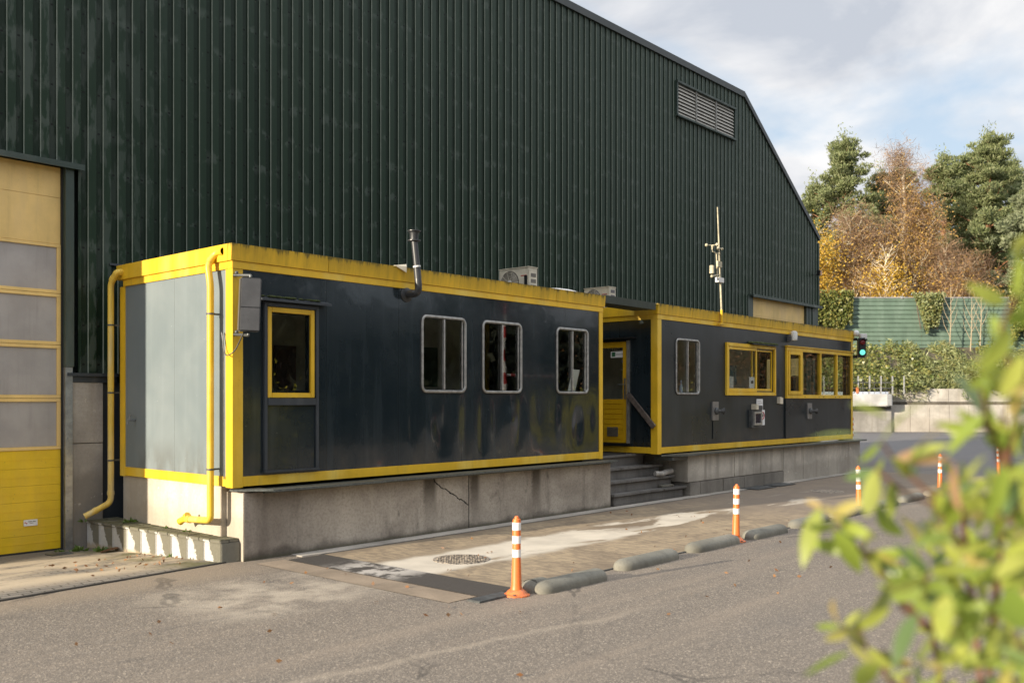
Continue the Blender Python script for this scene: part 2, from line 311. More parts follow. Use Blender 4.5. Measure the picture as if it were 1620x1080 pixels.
BARKD = plain('dark_twig', (.12, .085, .06), .9, 0, .3, 4)
BARKR = plain('reddish_stem', (.17, .085, .055), .6, 0, .3, 20)
PINE = leafmat('pine_needles', [(.17, .215, .085), (.23, .27, .11), (.28, .30, .14), (.19, .23, .09), (.33, .33, .17)], .6, .35)
PINE2 = leafmat('blue_pine_needles', [(.17, .21, .11), (.25, .28, .15), (.30, .32, .19), (.2, .235, .12)], .6, .3)
BIRCHL = leafmat('birch_leaves', [(.42, .25, .09), (.50, .30, .07), (.34, .19, .08), (.58, .38, .07), (.28, .17, .09)], .6, .35)
BIRCHY = leafmat('yellow_leaves', [(.60, .38, .03), (.50, .30, .03), (.66, .46, .06), (.42, .26, .04)], .6, .35)
TWIGL = leafmat('brown_twigs', [(.24, .15, .09), (.30, .19, .10), (.20, .125, .085)], .8, .1)
IVY = leafmat('ivy_leaves', [(.09, .13, .035), (.18, .20, .05), (.28, .27, .08), (.13, .17, .045), (.36, .31, .09)], .4, .3)
JUN = leafmat('juniper_sprays', [(.17, .215, .08), (.28, .315, .13), (.38, .39, .19), (.22, .25, .085), (.36, .32, .11)], .5, .35)
BEECH = leafmat('beech_leaves', [(.30, .14, .06), (.22, .11, .05), (.12, .09, .04), (.05, .06, .02)], .5, .3)
YSHR = leafmat('yellow_shrub_leaves', [(.62, .54, .04), (.50, .50, .05), (.70, .55, .06), (.34, .38, .05)], .4, .4)
GRASSY = leafmat('weed_leaves', [(.10, .18, .03), (.16, .24, .05), (.08, .13, .03)], .4, .35)
DEADL = leafmat('dead_leaves', [(.22, .10, .04), (.30, .16, .07), (.14, .07, .035), (.36, .20, .09)], .6, .2)

# ------------------------------------------------------------------ mesh helpers
class MB:
    def __init__(s): s.v = []; s.f = []; s.m = []
    def add(s, vs_, fs_, mi=0):
        o = len(s.v); s.v += [tuple(v) for v in vs_]; s.f += [tuple(i + o for i in f) for f in fs_]; s.m += [mi] * len(fs_); return s
    def box(s, x0, x1, y0, y1, z0, z1, mi=0):
        return s.add([(x0, y0, z0), (x1, y0, z0), (x1, y1, z0), (x0, y1, z0), (x0, y0, z1), (x1, y0, z1), (x1, y1, z1), (x0, y1, z1)],
                     [(3, 2, 1, 0), (4, 5, 6, 7), (0, 1, 5, 4), (1, 2, 6, 5), (2, 3, 7, 6), (3, 0, 4, 7)], mi)
    def obox(s, c, ax, ay, az, hx, hy, hz, mi=0):
        c = Vector(c); V = []
        for dz in (-1, 1):
            for dx, dy in ((-1, -1), (1, -1), (1, 1), (-1, 1)): V.append(c + ax * hx * dx + ay * hy * dy + az * hz * dz)
        return s.add(V, [(3, 2, 1, 0), (4, 5, 6, 7), (0, 1, 5, 4), (1, 2, 6, 5), (2, 3, 7, 6), (3, 0, 4, 7)], mi)
    def prism(s, poly, z0, z1, mi=0):
        n = len(poly); z0 = z0 if isinstance(z0, (list, tuple)) else [z0] * n; z1 = z1 if isinstance(z1, (list, tuple)) else [z1] * n
        V = [(p[0], p[1], z) for p, z in zip(poly, z0)] + [(p[0], p[1], z) for p, z in zip(poly, z1)]
        F = [tuple(range(n - 1, -1, -1)), tuple(range(n, 2 * n))] + [(i, (i + 1) % n, n + (i + 1) % n, n + i) for i in range(n)]
        return s.add(V, F, mi)
    def prismY(s, poly, y0, y1, mi=0):      # polygon in xz, extruded along y
        n = len(poly); V = [(p[0], y0, p[1]) for p in poly] + [(p[0], y1, p[1]) for p in poly]
        return s.add(V, [tuple(range(n)), tuple(range(2 * n - 1, n - 1, -1))] + [(i + n, (i + 1) % n + n, (i + 1) % n, i) for i in range(n)], mi)
    def tube(s, path, r, n=12, mi=0, cap=True):
        P = [Vector(p) for p in path]; k = len(P); rs = r if isinstance(r, (list, tuple)) else [r] * k
        V = []; prev = None
        for i, p in enumerate(P):
            d = (P[min(i + 1, k - 1)] - P[max(i - 1, 0)]).normalized()
            if prev is None:
                a = Vector((0, 0, 1)) if abs(d.z) < .9 else Vector((1, 0, 0)); u = d.cross(a).normalized()
            else: u = (prev - d * prev.dot(d)).normalized()
            prev = u; wv = d.cross(u)
            for j in range(n):
                t = 2 * math.pi * j / n; V.append(p + (u * math.cos(t) + wv * math.sin(t)) * rs[i])
        F = [(i * n + j, i * n + (j + 1) % n, (i + 1) * n + (j + 1) % n, (i + 1) * n + j) for i in range(k - 1) for j in range(n)]
        if cap: F += [tuple(range(n - 1, -1, -1)), tuple(range((k - 1) * n, k * n))]
        return s.add(V, F, mi)
    def lathe(s, prof, c=(0, 0, 0), n=24, axis='z', mi=0):
        c = Vector(c); V = []
        for r, h in prof:
            for j in range(n):
                t = 2 * math.pi * j / n; a, b_ = r * math.cos(t), r * math.sin(t)
                V.append(c + (Vector((a, b_, h)) if axis == 'z' else Vector((a, -h, b_)) if axis == 'y' else Vector((-h, a, b_))))
        k = len(prof); F = [(i * n + j, i * n + (j + 1) % n, (i + 1) * n + (j + 1) % n, (i + 1) * n + j) for i in range(k - 1) for j in range(n)]
        F += [tuple(range(n - 1, -1, -1)), tuple(range((k - 1) * n, k * n))]
        return s.add(V, F, mi)
    def frame(s, x0, x1, z0, z1, t, y0, y1, mi=0, tb=None):     # rectangular frame, butted
        tb = tb or t
        s.box(x0, x0 + t, y0, y1, z0, z1, mi); s.box(x1 - t, x1, y0, y1, z0, z1, mi)
        s.box(x0 + t, x1 - t, y0, y1, z0, z0 + tb, mi); return s.box(x0 + t, x1 - t, y0, y1, z1 - t, z1, mi)
    def rring(s, x0, x1, z0, z1, rad, t, y0, y1, mi=0, n=6):    # rounded ring in xz
        def loop(ins, y):
            r = max(rad - ins, .01); L = []
            for cx, cz, a0 in ((x1 - ins - r, z1 - ins - r, 0), (x0 + ins + r, z1 - ins - r, 90), (x0 + ins + r, z0 + ins + r, 180), (x1 - ins - r, z0 + ins + r, 270)):
                for k in range(n + 1):
                    a = R_(a0 + 90 * k / n); L.append((cx + r * math.cos(a), y, cz + r * math.sin(a)))
            return L
        Ls = [loop(0, y1), loop(0, y0 + .006), loop(.006, y0), loop(t * .5, y0 - .003), loop(t - .006, y0), loop(t, y0 + .008), loop(t, y1)]; N = len(Ls[0]); V = sum(Ls, [])
        F = [(i * N + j, (i + 1) * N + j, (i + 1) * N + (j + 1) % N, i * N + (j + 1) % N) for i in range(len(Ls) - 1) for j in range(N)]
        return s.add(V, F, mi)
    def sphere(s, c, r, n=10, mi=0, sq=(1, 1, 1)):
        prof = [(max(.0005, r * math.sin(math.pi * i / n)), -r * math.cos(math.pi * i / n)) for i in range(n + 1)]
        o = len(s.v); s.lathe(prof, (0, 0, 0), n + 2, 'z', mi)
        s.v[o:] = [(c[0] + v[0] * sq[0], c[1] + v[1] * sq[1], c[2] + v[2] * sq[2]) for v in s.v[o:]]; return s

ORG = {}
def mesh_obj(name, mb, mats, org, bevel=0, smooth=None, seg=2):
    me = bpy.data.meshes.new(name); o = Vector(org)
    me.from_pydata([(v[0] - o.x, v[1] - o.y, v[2] - o.z) for v in mb.v], [], mb.f)
    mats = mats if isinstance(mats, list) else [mats]
    for m in mats: me.materials.append(m)
    if len(mats) > 1: me.polygons.foreach_set('material_index', mb.m)
    if bevel:
        bm = bmesh.new(); bm.from_mesh(me)
        es = [e for e in bm.edges if len(e.link_faces) == 2 and e.calc_face_angle(0) > .6]
        bmesh.ops.bevel(bm, geom=es, offset=bevel, segments=seg, affect='EDGES', clamp_overlap=True); bm.to_mesh(me); bm.free()
    if smooth is not None:
        me.polygons.foreach_set('use_smooth', [True] * len(me.polygons)); me.set_sharp_from_angle(angle=R_(smooth))
    ob = bpy.data.objects.new(name, me); C.objects.link(ob); return ob
def tag(o, label, cat, group=None):
    o['label'] = label; o['category'] = cat
    if group: o['group'] = group
    return o
def thing(name, label, cat, loc, group=None):
    o = bpy.data.objects.new(name, None); C.objects.link(o); o.location = loc; ORG[o] = Vector(loc); o.empty_display_size = .1
    return tag(o, label, cat, group)
def part(name, mb, mat, parent, bevel=0, smooth=None, label=None, seg=2):
    o = mesh_obj(name, mb, mat, ORG[parent], bevel, smooth, seg); o.parent = parent; ORG[o] = ORG[parent]
    if label: o['label'] = label
    return o
def solo(name, mb, mat, label, cat, loc, group=None, bevel=0, smooth=None):
    o = mesh_obj(name, mb, mat, loc, bevel, smooth); o.location = loc; ORG[o] = Vector(loc); return tag(o, label, cat, group)
def struct(name, mb, mat, kind='structure', label=None, bevel=0, smooth=None):
    o = mesh_obj(name, mb, mat, (0, 0, 0), bevel, smooth); o['kind'] = kind
    if label: o['label'] = label
    return o
def copy_tree(o, parent=None):
    c = o.copy(); C.objects.link(c)
    if parent: c.parent = parent
    for ch in list(o.children): copy_tree(ch, c)
    return c
def at(px, py, dep): return CAM + (FW + RT * ((px - 810) / FPX) + UP * ((HY - py) / FPX)) * dep
def fr(lat, dep, z): p = CAM + FW * dep + RT * lat; return Vector((p.x, p.y, z))

def quads_mesh(name, verts, n, mat, org=(0, 0, 0), k=4):
    """fast mesh of n separate k-gons"""
    me = bpy.data.meshes.new(name); v = np.asarray(verts, dtype=np.float32).reshape(-1, 3) - np.asarray(org, dtype=np.float32)
    me.vertices.add(len(v)); me.vertices.foreach_set('co', v.ravel()); me.loops.add(n * k); me.polygons.add(n)
    me.loops.foreach_set('vertex_index', np.arange(n * k, dtype=np.int32)); me.polygons.foreach_set('loop_start', np.arange(0, n * k, k, dtype=np.int32))
    me.update(calc_edges=True); me.materials.append(mat); return me
def unit(a): return a / (np.linalg.norm(a, axis=1, keepdims=True) + 1e-9)
def leaf_verts(cen, dirs, length, width, jitter=1.0):
    """diamond-ish leaf quads: base, side, tip, side"""
    n = len(cen); d = unit(dirs); r = unit(rng.normal(size=(n, 3))); s_ = unit(np.cross(d, r))
    L = (length * rng.uniform(.7, 1.3, (n, 1))); W = (width * rng.uniform(.7, 1.3, (n, 1)))
    nn = np.cross(d, s_)
    a = cen - d * L * .5; b_ = cen + s_ * W * .5 + d * L * .05 + nn * L * .06; c = cen + d * L * .5; e = cen - s_ * W * .5 + d * L * .05 + nn * L * .06
    return np.stack([a, b_, c, e], 1)
def add_child_mesh(name, me, parent):
    o = bpy.data.objects.new(name, me); C.objects.link(o); o.parent = parent; return o

# ================================================================== SETTING
# --- ground sheet (a pit is left for the sloping block apron)
g = MB(); xs = [-400, -14, .12, 60, 700]; ys = [-400, .2, 3.4, 700]
for i in range(4):
    for j in range(3):
        if i == 1 and j == 1: continue
        g.add([(xs[i], ys[j], 0), (xs[i + 1], ys[j], 0), (xs[i + 1], ys[j + 1], 0), (xs[i], ys[j + 1], 0)], [(0, 1, 2, 3)])
struct('ground', g, ASPH)
g = MB(); NX = 24
for i in range(NX):
    xa, xb = -14 + (14.12) * i / NX, -14 + 14.12 * (i + 1) / NX
    e = lambda x: .075 + .105 * (x - .12)
    rows = [(e(xa), e(xb), .006, .006), (.25, .25, .006, .006), (1.6, 1.6, -.05, -.05), (3.6, 3.6, -.125, -.125)]
    for (a0, a1, z0, z1), (b0, b1, z2, z3) in zip(rows, rows[1:]): g.add([(xa, a0, z0), (xb, a1, z1), (xb, b1, z3), (xa, b0, z2)], [(0, 1, 2, 3)])
struct('paving', g, PAVE)
g = MB(); g.prism([(-14, -1.45), (.13, .045), (.13, .082), (-14, -1.41)], 0, .014)
struct('paving_edge', g, concrete('wet_joint', (.07, .065, .058), (.03, .03, .028)))
g = MB(); g.add([(1.0, -3.5, .004), (18.6, -3.5, .004), (18.6, -.34, .004), (1.0, -.34, .004)], [(0, 1, 2, 3)])
struct('lane', g, DECK)
g = MB(); g.box(.75, 18.7, -.29, -.07, -.02, .010); struct('concrete_strip', g, STRIP, bevel=.004)
g = MB(); g.box(1.0, 18.6, -.338, -.318, -.02, .008); g.box(.98, 18.6, -3.53, -3.505, -.02, .012)
struct('lane_edging', g, STEELD)
def mk_seam():
    b = B('lane_end_tar'); p = b.pos(); x, y, z = b.sep(p); f = b.noise(p, 55, 4, .7); n = b.noise(p, 3.2, 6, .65)
    c = b.mix(f, (.035, .031, .028), (.09, .078, .066)); m = b.math('MULTIPLY', b.band(y, -2.15, -1.1, .25), b.mr(n, .42, .55, 0, .9)); c = b.mix(m, c, (.46, .42, .37))
    return b.pbr(c, .85, 0, b.bump(f, .5, .01), .3)
g = MB(); g.add([(.5, -3.45, .008), (1.02, -3.45, .008), (1.02, -.36, .008), (.5, -.36, .008)], [(0, 1, 2, 3)]); struct('lane_end', g, mk_seam())
g = MB(); g.add([(.12, -3.4, .005), (.49, -3.4, .005), (.49, -.3, .005), (.12, -.3, .005)], [(0, 1, 2, 3)])
struct('lane_apron', g, concrete('brown_screed', (.30, .235, .17), (.2, .155, .11), streak=.3))
g = MB(); g.box(.3, .78, -3.62, -3.46, -.02, .018); struct('lane_end_plate', g, STEELD, bevel=.004)

# far yard bank, behind the retaining wall
D0 = 54.6
bank = MB(); lat = np.linspace(-10, 60, 29); prof = [(D0 + .35, 2.35), (D0 + 1.6, 3.4), (D0 + 3.2, 4.5), (D0 + 5.2, 5.1), (D0 + 12, 5.2), (140, 5.4)]
V = []
for d, z in prof:
    for l in lat: V.append(fr(l, d, z + (random.uniform(-.15, .15) if z > 3 else 0)))
nl = len(lat); F = [(i * nl + j, i * nl + j + 1, (i + 1) * nl + j + 1, (i + 1) * nl + j) for i in range(len(prof) - 1) for j in range(nl - 1)]
bank.add(V, F); struct('hillside', bank, plain('earth', (.09, .075, .045), .95, 0, .3, 1, .4))

# ================================================================== WAREHOUSE
WX0, WX1, WY = -5.07, 23.16, 3.07; ZT = 10.46; ZE = 7.1; XB0, XB1 = -.04, 18.13
def ztop(x):
    if x < XB0: return ZE + (ZT - ZE) * (x - WX0) / (XB0 - WX0)
    if x > XB1: return ZT + (ZE - ZT) * (x - XB1) / (WX1 - XB1)
    return ZT
wh = thing('warehouse', 'big warehouse clad in dark green corrugated steel behind the two cabins', 'warehouse', (9, 3.07, 0))
DL = (-4.20, -.62, 4.93); DR = (18.72, 22.28, 4.83); LV = (14.58, 17.55, 9.08, 9.88)
P = .2046; cr = []
x = WX0
while x < WX1:
    cr += [(x, WY + .006), (x + .068, WY + .006), (x + .073, WY - .0115), (x + .0835, WY - .022), (x + .186, WY - .022)]; x += P
    if x < WX1: cr += [(x - .004, WY + .006)]
cr = [c for c in cr if c[0] < WX1 - .01] + [(WX1, WY + .006)]
for bx in (DL[0] - .15, DL[1] + .2, DR[0] - .15, DR[1] + .15, LV[0], LV[1], XB0, XB1, -.57, 0.02):
    for i in range(len(cr) - 1):
        if cr[i][0] + 1e-4 < bx < cr[i + 1][0] - 1e-4:
            t = (bx - cr[i][0]) / (cr[i + 1][0] - cr[i][0]); cr.insert(i + 1, (bx, cr[i][1] * (1 - t) + cr[i + 1][1] * t)); break
mb = MB()
for (xa, ya), (xb, yb) in zip(cr, cr[1:]):
    xm = (xa + xb) / 2; zb = 2.22
    if DL[0] - .15 < xm < DL[1] + .2: zb = 4.97
    if DR[0] - .15 < xm < DR[1] + .15: zb = 4.87
    segs = [(zb, None)]
    if LV[0] < xm < LV[1]: segs = [(zb, LV[2]), (LV[3], None)]
    for z0, z1 in segs:
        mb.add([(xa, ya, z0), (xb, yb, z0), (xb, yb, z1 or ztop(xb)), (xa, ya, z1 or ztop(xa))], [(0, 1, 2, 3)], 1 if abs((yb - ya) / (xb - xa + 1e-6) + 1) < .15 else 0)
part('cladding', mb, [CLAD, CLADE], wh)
mb = MB(); y0 = WY + .16
for xa, xb, z0, z1 in ((WX0, DL[0] - .1, 0, None), (DL[1] + .1, DR[0] - .1, 0, LV[2]), (DR[1] + .1, WX1, 0, None)): pass
body = [(WX0, -.2), (WX1, -.2), (WX1, ZE), (XB1, ZT - .05), (XB0, ZT - .05), (WX0, ZE)]
mb.prismY(body, y0, 8.4); part('body', mb, plain('wall_backing', (.02, .03, .025), .6), wh)
mb = MB()       # verge flashing along the roof line
pts_ = [(WX0 - .08, ZE), (XB0, ZT), (XB1, ZT), (WX1 + .07, ZE - .03)]
for (xa, za), (xb, zb) in zip(pts_, pts_[1:]):
    mb.add([(xa, WY - .07, za - .09), (xb, WY - .07, zb - .09), (xb, WY - .07, zb + .07), (xa, WY - .07, za + .07), (xa, WY + .5, za - .09), (xb, WY + .5, zb - .09), (xb, WY + .5, zb + .07), (xa, WY + .5, za + .07)],
           [(0, 1, 2, 3), (3, 2, 6, 7), (1, 5, 6, 2), (0, 3, 7, 4), (0, 4, 5, 1)])
part('verge_flashing', mb, plain('dark_grey_flashing', (.035, .042, .04), .45), wh)
mb = MB(); mb.box(WX1 - .02, WX1 + .06, WY - .05, WY + .2, 4.86, ZE - .2); part('corner_flashing', mb, GREENT, wh)
mb = MB(); mb.box(WX0 - .06, WX0 + .02, WY - .05, WY + .3, -.2, ZE - .2); part('corner_flashing', mb, GREENT, wh); mb = MB(); mb.box(WX0, DL[0] - .02, WY + .0, WY + .15, -.2, 2.22); part('plinth', mb, CONCW, wh)  # left flashing, out of view, added to stop light leaking behind the cladding
# left gate surround
mb = MB(); mb.box(DL[0] - .3, DL[1] + .24, WY - .13, WY + .03, 4.93, 4.975); mb.box(DL[0] - .3, DL[1] + .24, WY - .13, WY - .115, 4.9, 4.929); part('lintel_flashing', mb, GREENT, wh)
mb = MB(); mb.box(DL[1] + .02, DL[1] + .13, WY - .06, WY + .15, 2.30, 4.929); part('gate_jamb', mb, GREENT, wh)
mb = MB(); mb.box(DL[1] + .02, DL[1] + .115, WY - .05, WY + .15, -.14, 2.295)
for z in (.4, .85, 1.35): mb.box(DL[1] + .05, DL[1] + .075, WY - .062, WY - .05, z, z + .025)
part('steel_post', mb, STEEL, wh)
mb = MB(); mb.box(DL[1] + .05, .1, WY - .075, WY + .1, 2.18, 2.222); mb.box(DL[1] + .05, .1, WY - .04, WY + .1, 2.10, 2.178); part('bottom_flashing', mb, TRIMD, wh)
mb = MB(); mb.box(DL[1] + .12, -.09, WY - .03, WY + .12, 1.29, 2.098); mb.box(DL[1] + .12, -.09, WY - .026, WY + .12, -.14, 1.282); part('plinth', mb, CONCW, wh, bevel=.004)
mb = MB(); mb.box(-.088, .6, WY + .02, WY + .12, -.14, 2.098); part('recess', mb, TRIMD, wh)
mb = MB(); mb.box(-.0, .6, WY - .04, WY + .02, 3.70, 3.73); part('flashing_strip', mb, TRIMD, wh)
def gate(x0, x1, zt, zb, rows, wins, name):
    gt = MB(); zz = sorted(rows)
    gl = MB(); fm = MB(); low = MB(); lowm = []
    yb = WY + .05
    for za, zc in zip(zz, zz[1:]):
        mid = (za + zc) / 2
        tgt = low if mid < wins[0] else gt
        if wins[0] - .01 < mid < wins[1] + .01:
            n = 4; wdt = (x1 - x0 - .1)
            fm.box(x0, x1, yb - .012, yb + .03, za + .002, za + .045); fm.box(x0, x1, yb - .012, yb + .03, zc - .045, zc - .002)
            for k in range(3):
                xx = x0 + (x1 - x0 - .05) * (0, .5, 1)[k]; fm.box(xx, xx + .05, yb - .012, yb + .03, za + .046, zc - .046)
            for k in range(2):
                xa = x0 + .05 + (x1 - x0 - .05) * k / 2; xb_ = x0 + (x1 - x0 - .05) * (k + 1) / 2
                gl.box(xa, xb_, yb + .008, yb + .02, za + .046, zc - .046)
        else:
            tgt.box(x0, x1, yb, yb + .05, za + .0012, zc - .0012)
            if mid < wins[0]: lowm.append((za, zc))
    for za, zc in lowm:
        low.box(x0 + .001, x1 - .001, yb - .003, yb, (za + zc) / 2 - .006, (za + zc) / 2 + .006)
    gp = part(name, gt, GATEC, wh, bevel=.003)
    if low.v: part('lower_panel', low, GATEY, gp)
    if fm.v: part('window_frame', fm, GATEC, gp, bevel=.003)
    if gl.v: part('pane', gl, FROST, gp)
    return gp
gp = gate(DL[0], DL[1], 4.93, -.1, [4.92, 4.52, 3.91, 3.26, 2.585, 1.885, 1.215, .98, .76, .55, .33, .12, -.085], (1.2, 3.92), 'sectional_gate')
mb = MB(); mb.box(DL[0], DL[1], WY + .03, WY + .1, -.14, -.087); part('bottom_seal', mb, RUB, gp)
mb = MB(); mb.box(DL[1] + .001, DL[1] + .02, WY + .02, WY + .12, -.14, 4.92); part('side_seal', mb, RUB, gp)
mb = MB(); mb.box(-1.085, -.915, WY + .038, WY + .043, .245, .325, 0); mb.box(-1.075, -1.06, WY + .036, WY + .038, .285, .298, 1); mb.box(-1.058, -1.043, WY + .036, WY + .038, .274, .287, 1)
for xa, xb_ in ((-1.03, -.985), (-.975, -.94)): mb.box(xa, xb_, WY + .036, WY + .038, .296, .304, 2)
mb.box(-1.015, -.965, WY + .036, WY + .038, .277, .281, 2)
part('maker_plate', mb, [PAPER, RED, INK], gp, label='small white plate with red squares and dark lettering')
gate(DR[0], DR[1], 4.8, 0, [4.82, 4.30, 3.7, 3.1, 2.4, 1.7, 1.0, .4, .01], (-5, -4), 'far_gate')
mb = MB(); mb.box(DR[0] - .25, WX1 + .03, WY - .16, WY + .03, 4.83, 4.87); mb.box(DR[0] - .25, WX1 + .03, WY - .16, WY - .145, 4.79, 4.829)
part('lintel_flashing', mb, GREENT, wh)
for q in ((DR[0] - .16, DR[0] - .02, WY - .03, WY + .15), (DR[0] - .36, DR[0] - .2, WY - .05, WY + .02), (DR[1] + .02, DR[1] + .4, WY - .02, WY + .15), (DR[1] + .44, WX1 - .03, WY - .04, WY + .15)): mb = MB(); mb.box(*q, 0, 4.828); part('gate_jamb', mb, GREENT, wh)
# louvre
mb = MB(); a, b_, c0, c1 = LV; y1 = WY - .05
mb.box(a - .06, b_ + .06, y1 - .05, y1 + .1, c1, c1 + .05); mb.box(a - .06, b_ + .06, y1 - .05, y1 + .1, c0 - .05, c0); mb.box(a - .06, a, y1 - .03, y1 + .16, c0, c1); mb.box(b_, b_ + .06, y1 - .03, y1 + .16, c0, c1)
lv = part('louvre', mb, GREENT, wh); mb = MB(); n = 9
for k in range(n):
    z = c0 + (c1 - c0) * (k + .15) / n
    mb.add([(a + .02, y1 + .00, z), (b_ - .02, y1 + .00, z), (b_ - .02, y1 + .04, z + .07), (a + .02, y1 + .04, z + .07), (a + .02, y1 + .0, z + .01), (b_ - .02, y1 + .0, z + .01), (b_ - .02, y1 + .04, z + .08), (a + .02, y1 + .04, z + .08)],
           [(3, 2, 1, 0), (4, 5, 6, 7), (0, 1, 5, 4), (2, 3, 7, 6), (0, 4, 7, 3), (1, 2, 6, 5)])
part('slats', mb, plain('louvre_slat', (.44, .42, .37), .5), lv)
LBAR = plain('louvre_bar', (.2, .2, .18), .5)
for xx in (a + .9, a + 1.93): mb = MB(); mb.box(xx, xx + .05, y1 - .012, y1 + .02, c0, c1); part('mullion', mb, LBAR, lv)
mb = MB(); mb.box(a, b_, y1 + .12, y1 + .15, c0, c1); part('backing', mb, BLACK, lv)
fl = thing('floodlight', 'small floodlight on the far corner of the green warehouse', 'lamp', (22.85, 2.9, 5.8))
mb = MB(); mb.box(22.78, 22.92, 2.82, 2.94, 5.82, 5.98); part('housing', mb, BLACK, fl, bevel=.01)
mb = MB(); mb.box(22.79, 22.91, 2.80, 2.819, 5.83, 5.95); part('lens', mb, plain('lamp_orange', (.5, .25, .1), .2), fl)
mb = MB(); mb.tube([(22.85, 2.95, 5.85), (22.85, 3.05, 5.85)], .02); part('bracket', mb, STEELD, fl)

# ================================================================== PLINTHS AND STEPS
pl = thing('plinth', 'brown stained concrete plinth with a diagonal crack under the nearer cabin', 'plinth', (3.7, 0, 0))
def mk_front_conc():
    b = B('concrete_cracked'); p = b.pos(); x, y, z = b.sep(p)
    big = b.noise(p, 1.0, 6, .62, .4); st = b.noise(b.map(p, (4, 4, .5)), 1, 6, .65); fine = b.noise(p, 30, 6, .72); pore = b.vor(p, 22)
    c = b.mix(b.mr(big, .28, .72), (.30, .26, .215), (.52, .465, .39))
    c = b.mix(b.mr(st, .48, .74, 0, .5), c, (.12, .10, .085))
    c = b.mix(b.mr(b.noise(b.map(p, (3, 3, 2), loc=(5, 2, 1)), 1, 6, .7), .58, .7, 0, .5), c, (.055, .048, .042))
    c = b.mix(b.mr(x, .2, 1.6, .35, 0), c, (.17, .14, .115))
    c = b.mix(b.mr(fine, .4, .75, 0, .4), c, (.09, .075, .062)); c = b.mix(b.mr(pore, .02, .1, .7, 0), c, (.03, .026, .022))
    low = b.mr(b.math('ADD', z, b.math('MULTIPLY', b.noise(p, 2.4, 4), -.34)), -.16, -.04, .6, 0); c = b.mix(low, c, (.045, .037, .03))
    c = b.mix(b.mr(z, .0, .07, .5, 0), c, (.05, .055, .02))
    # drip stain and the two dark runs below the ledge
    for xx, ww in ((5.35, .10), (3.05, .12), (3.95, .09)):
        c = b.mix(b.math('MULTIPLY', b.band(b.math('ADD', x, b.math('MULTIPLY', b.math('SUBTRACT', fine, .5), .08)), xx - ww, xx + ww, .05), b.mr(z, .1, .75, .15, .8)), c, (.055, .042, .028))
    # diagonal crack from (3.2,.72) to (3.95,.33) and vertical joint at 3.95
    wob = b.math('MULTIPLY', b.math('SUBTRACT', b.noise(p, 5, 5, .65), .5), .16)
    dgl = b.math('ADD', b.math('ADD', b.math('MULTIPLY', b.math('SUBTRACT', x, 3.12), .58), b.math('SUBTRACT', z, .74)), wob)
    crk = b.math('MULTIPLY', b.mr(b.math('ABSOLUTE', dgl), .004, .016, 1, 0), b.band(x, 3.1, 3.82, .02)); c = b.mix(crk, c, (.014, .012, .01))
    jt = b.mr(b.math('ABSOLUTE', b.math('ADD', b.math('SUBTRACT', x, 3.83), b.math('MULTIPLY', wob, .08))), .004, .012, 1, 0); c = b.mix(jt, c, (.016, .014, .012))
    h = b.math('SUBTRACT', b.math('ADD', b.math('MULTIPLY', fine, .4), b.math('MULTIPLY', b.mr(pore, 0, .1), .5)), b.math('ADD', crk, jt))
    return b.pbr(c, .85, 0, b.bump(h, .6, .014), .3)
mb = MB(); mb.box(.11, 7.36, -.06, .3, -.1, .79); part('front_wall', mb, mk_front_conc(), pl, bevel=.008)
mb = MB(); mb.box(.105, .11, -.055, .29, -.05, .785); part('end_face', mb, CONCL, pl)
mb = MB(); mb.box(.035, .3, .303, 2.72, -.1, .855); part('side_wall', mb, CONCL, pl, bevel=.006)
TREAD = plain('checker_plate', (.115, .125, .118), .45, .35, .3, 30, .5)
mb = MB(); mb.prism([(.02, .02), (.36, -.29), (.36, .0), (.02, .1)], .808, .832); mb.box(.362, 2.1, -.26, .03, .795, .822); mb.box(2.103, 5.4, -.235, .03, .80, .827); mb.box(5.403, 7.38, -.215, .03, .80, .827)
mb.box(.36, 7.38, -.1, -.06, .77, .794); part('ledge', mb, TREAD, pl, bevel=.003)
p2 = thing('plinth', 'grey streaked concrete plinth with block footing under the farther cabin', 'plinth', (14, 0, 0))
mb = MB(); xs2 = [9.86, 11.72, 12.9, 14.0, 15.05, 16.5, 18.55]; YP = -.1
for a, b_ in zip(xs2, xs2[1:]):
    dd = random.uniform(0, .012)
    mb.box(a + .004, b_ - .004, YP + dd, .3, .27 if b_ < 14.5 else -.1, .79)
mb.box(9.86, 9.9, .305, .9, .2, .79); part('front_wall', mb, CONC2, p2, bevel=.008)
mb = MB(); xs3 = [9.9, 10.3, 11.2, 12.1, 13.0, 13.99]
for a, b_ in zip(xs3, xs3[1:]): mb.box(a + .004, b_ - .004, YP - .02 - random.uniform(0, .012), .3, -.1, .262)
part('footing', mb, concrete('footing_block', (.24, .22, .19), (.12, .105, .09), streak=.4), p2, bevel=.008)
mb = MB(); mb.prism([(9.1, .02), (9.55, -.3), (9.95, -.3), (9.95, .02)], .80, .835)
for a, b_ in ((9.953, 12.4), (12.403, 15.2), (15.203, 17.3)): mb.box(a, b_, -.27, .02, .805, .835)
mb.prism([(17.303, -.27), (18.55, -.27), (18.7, -.2), (18.75, .0), (18.75, .5), (17.303, .02)], .805, .835); mb.box(9.3, 9.86, -.1, .3, .72, .79)
part('ledge', mb, TREAD, p2, bevel=.003)
mb = MB(); mb.box(11.74, 18.4, .9, 2.6, 0, .84); part('core', mb, CONC2, p2)
stp = thing('steps', 'worn dark concrete steps up to the office door between the cabins', 'steps', (8.7, .3, 0))
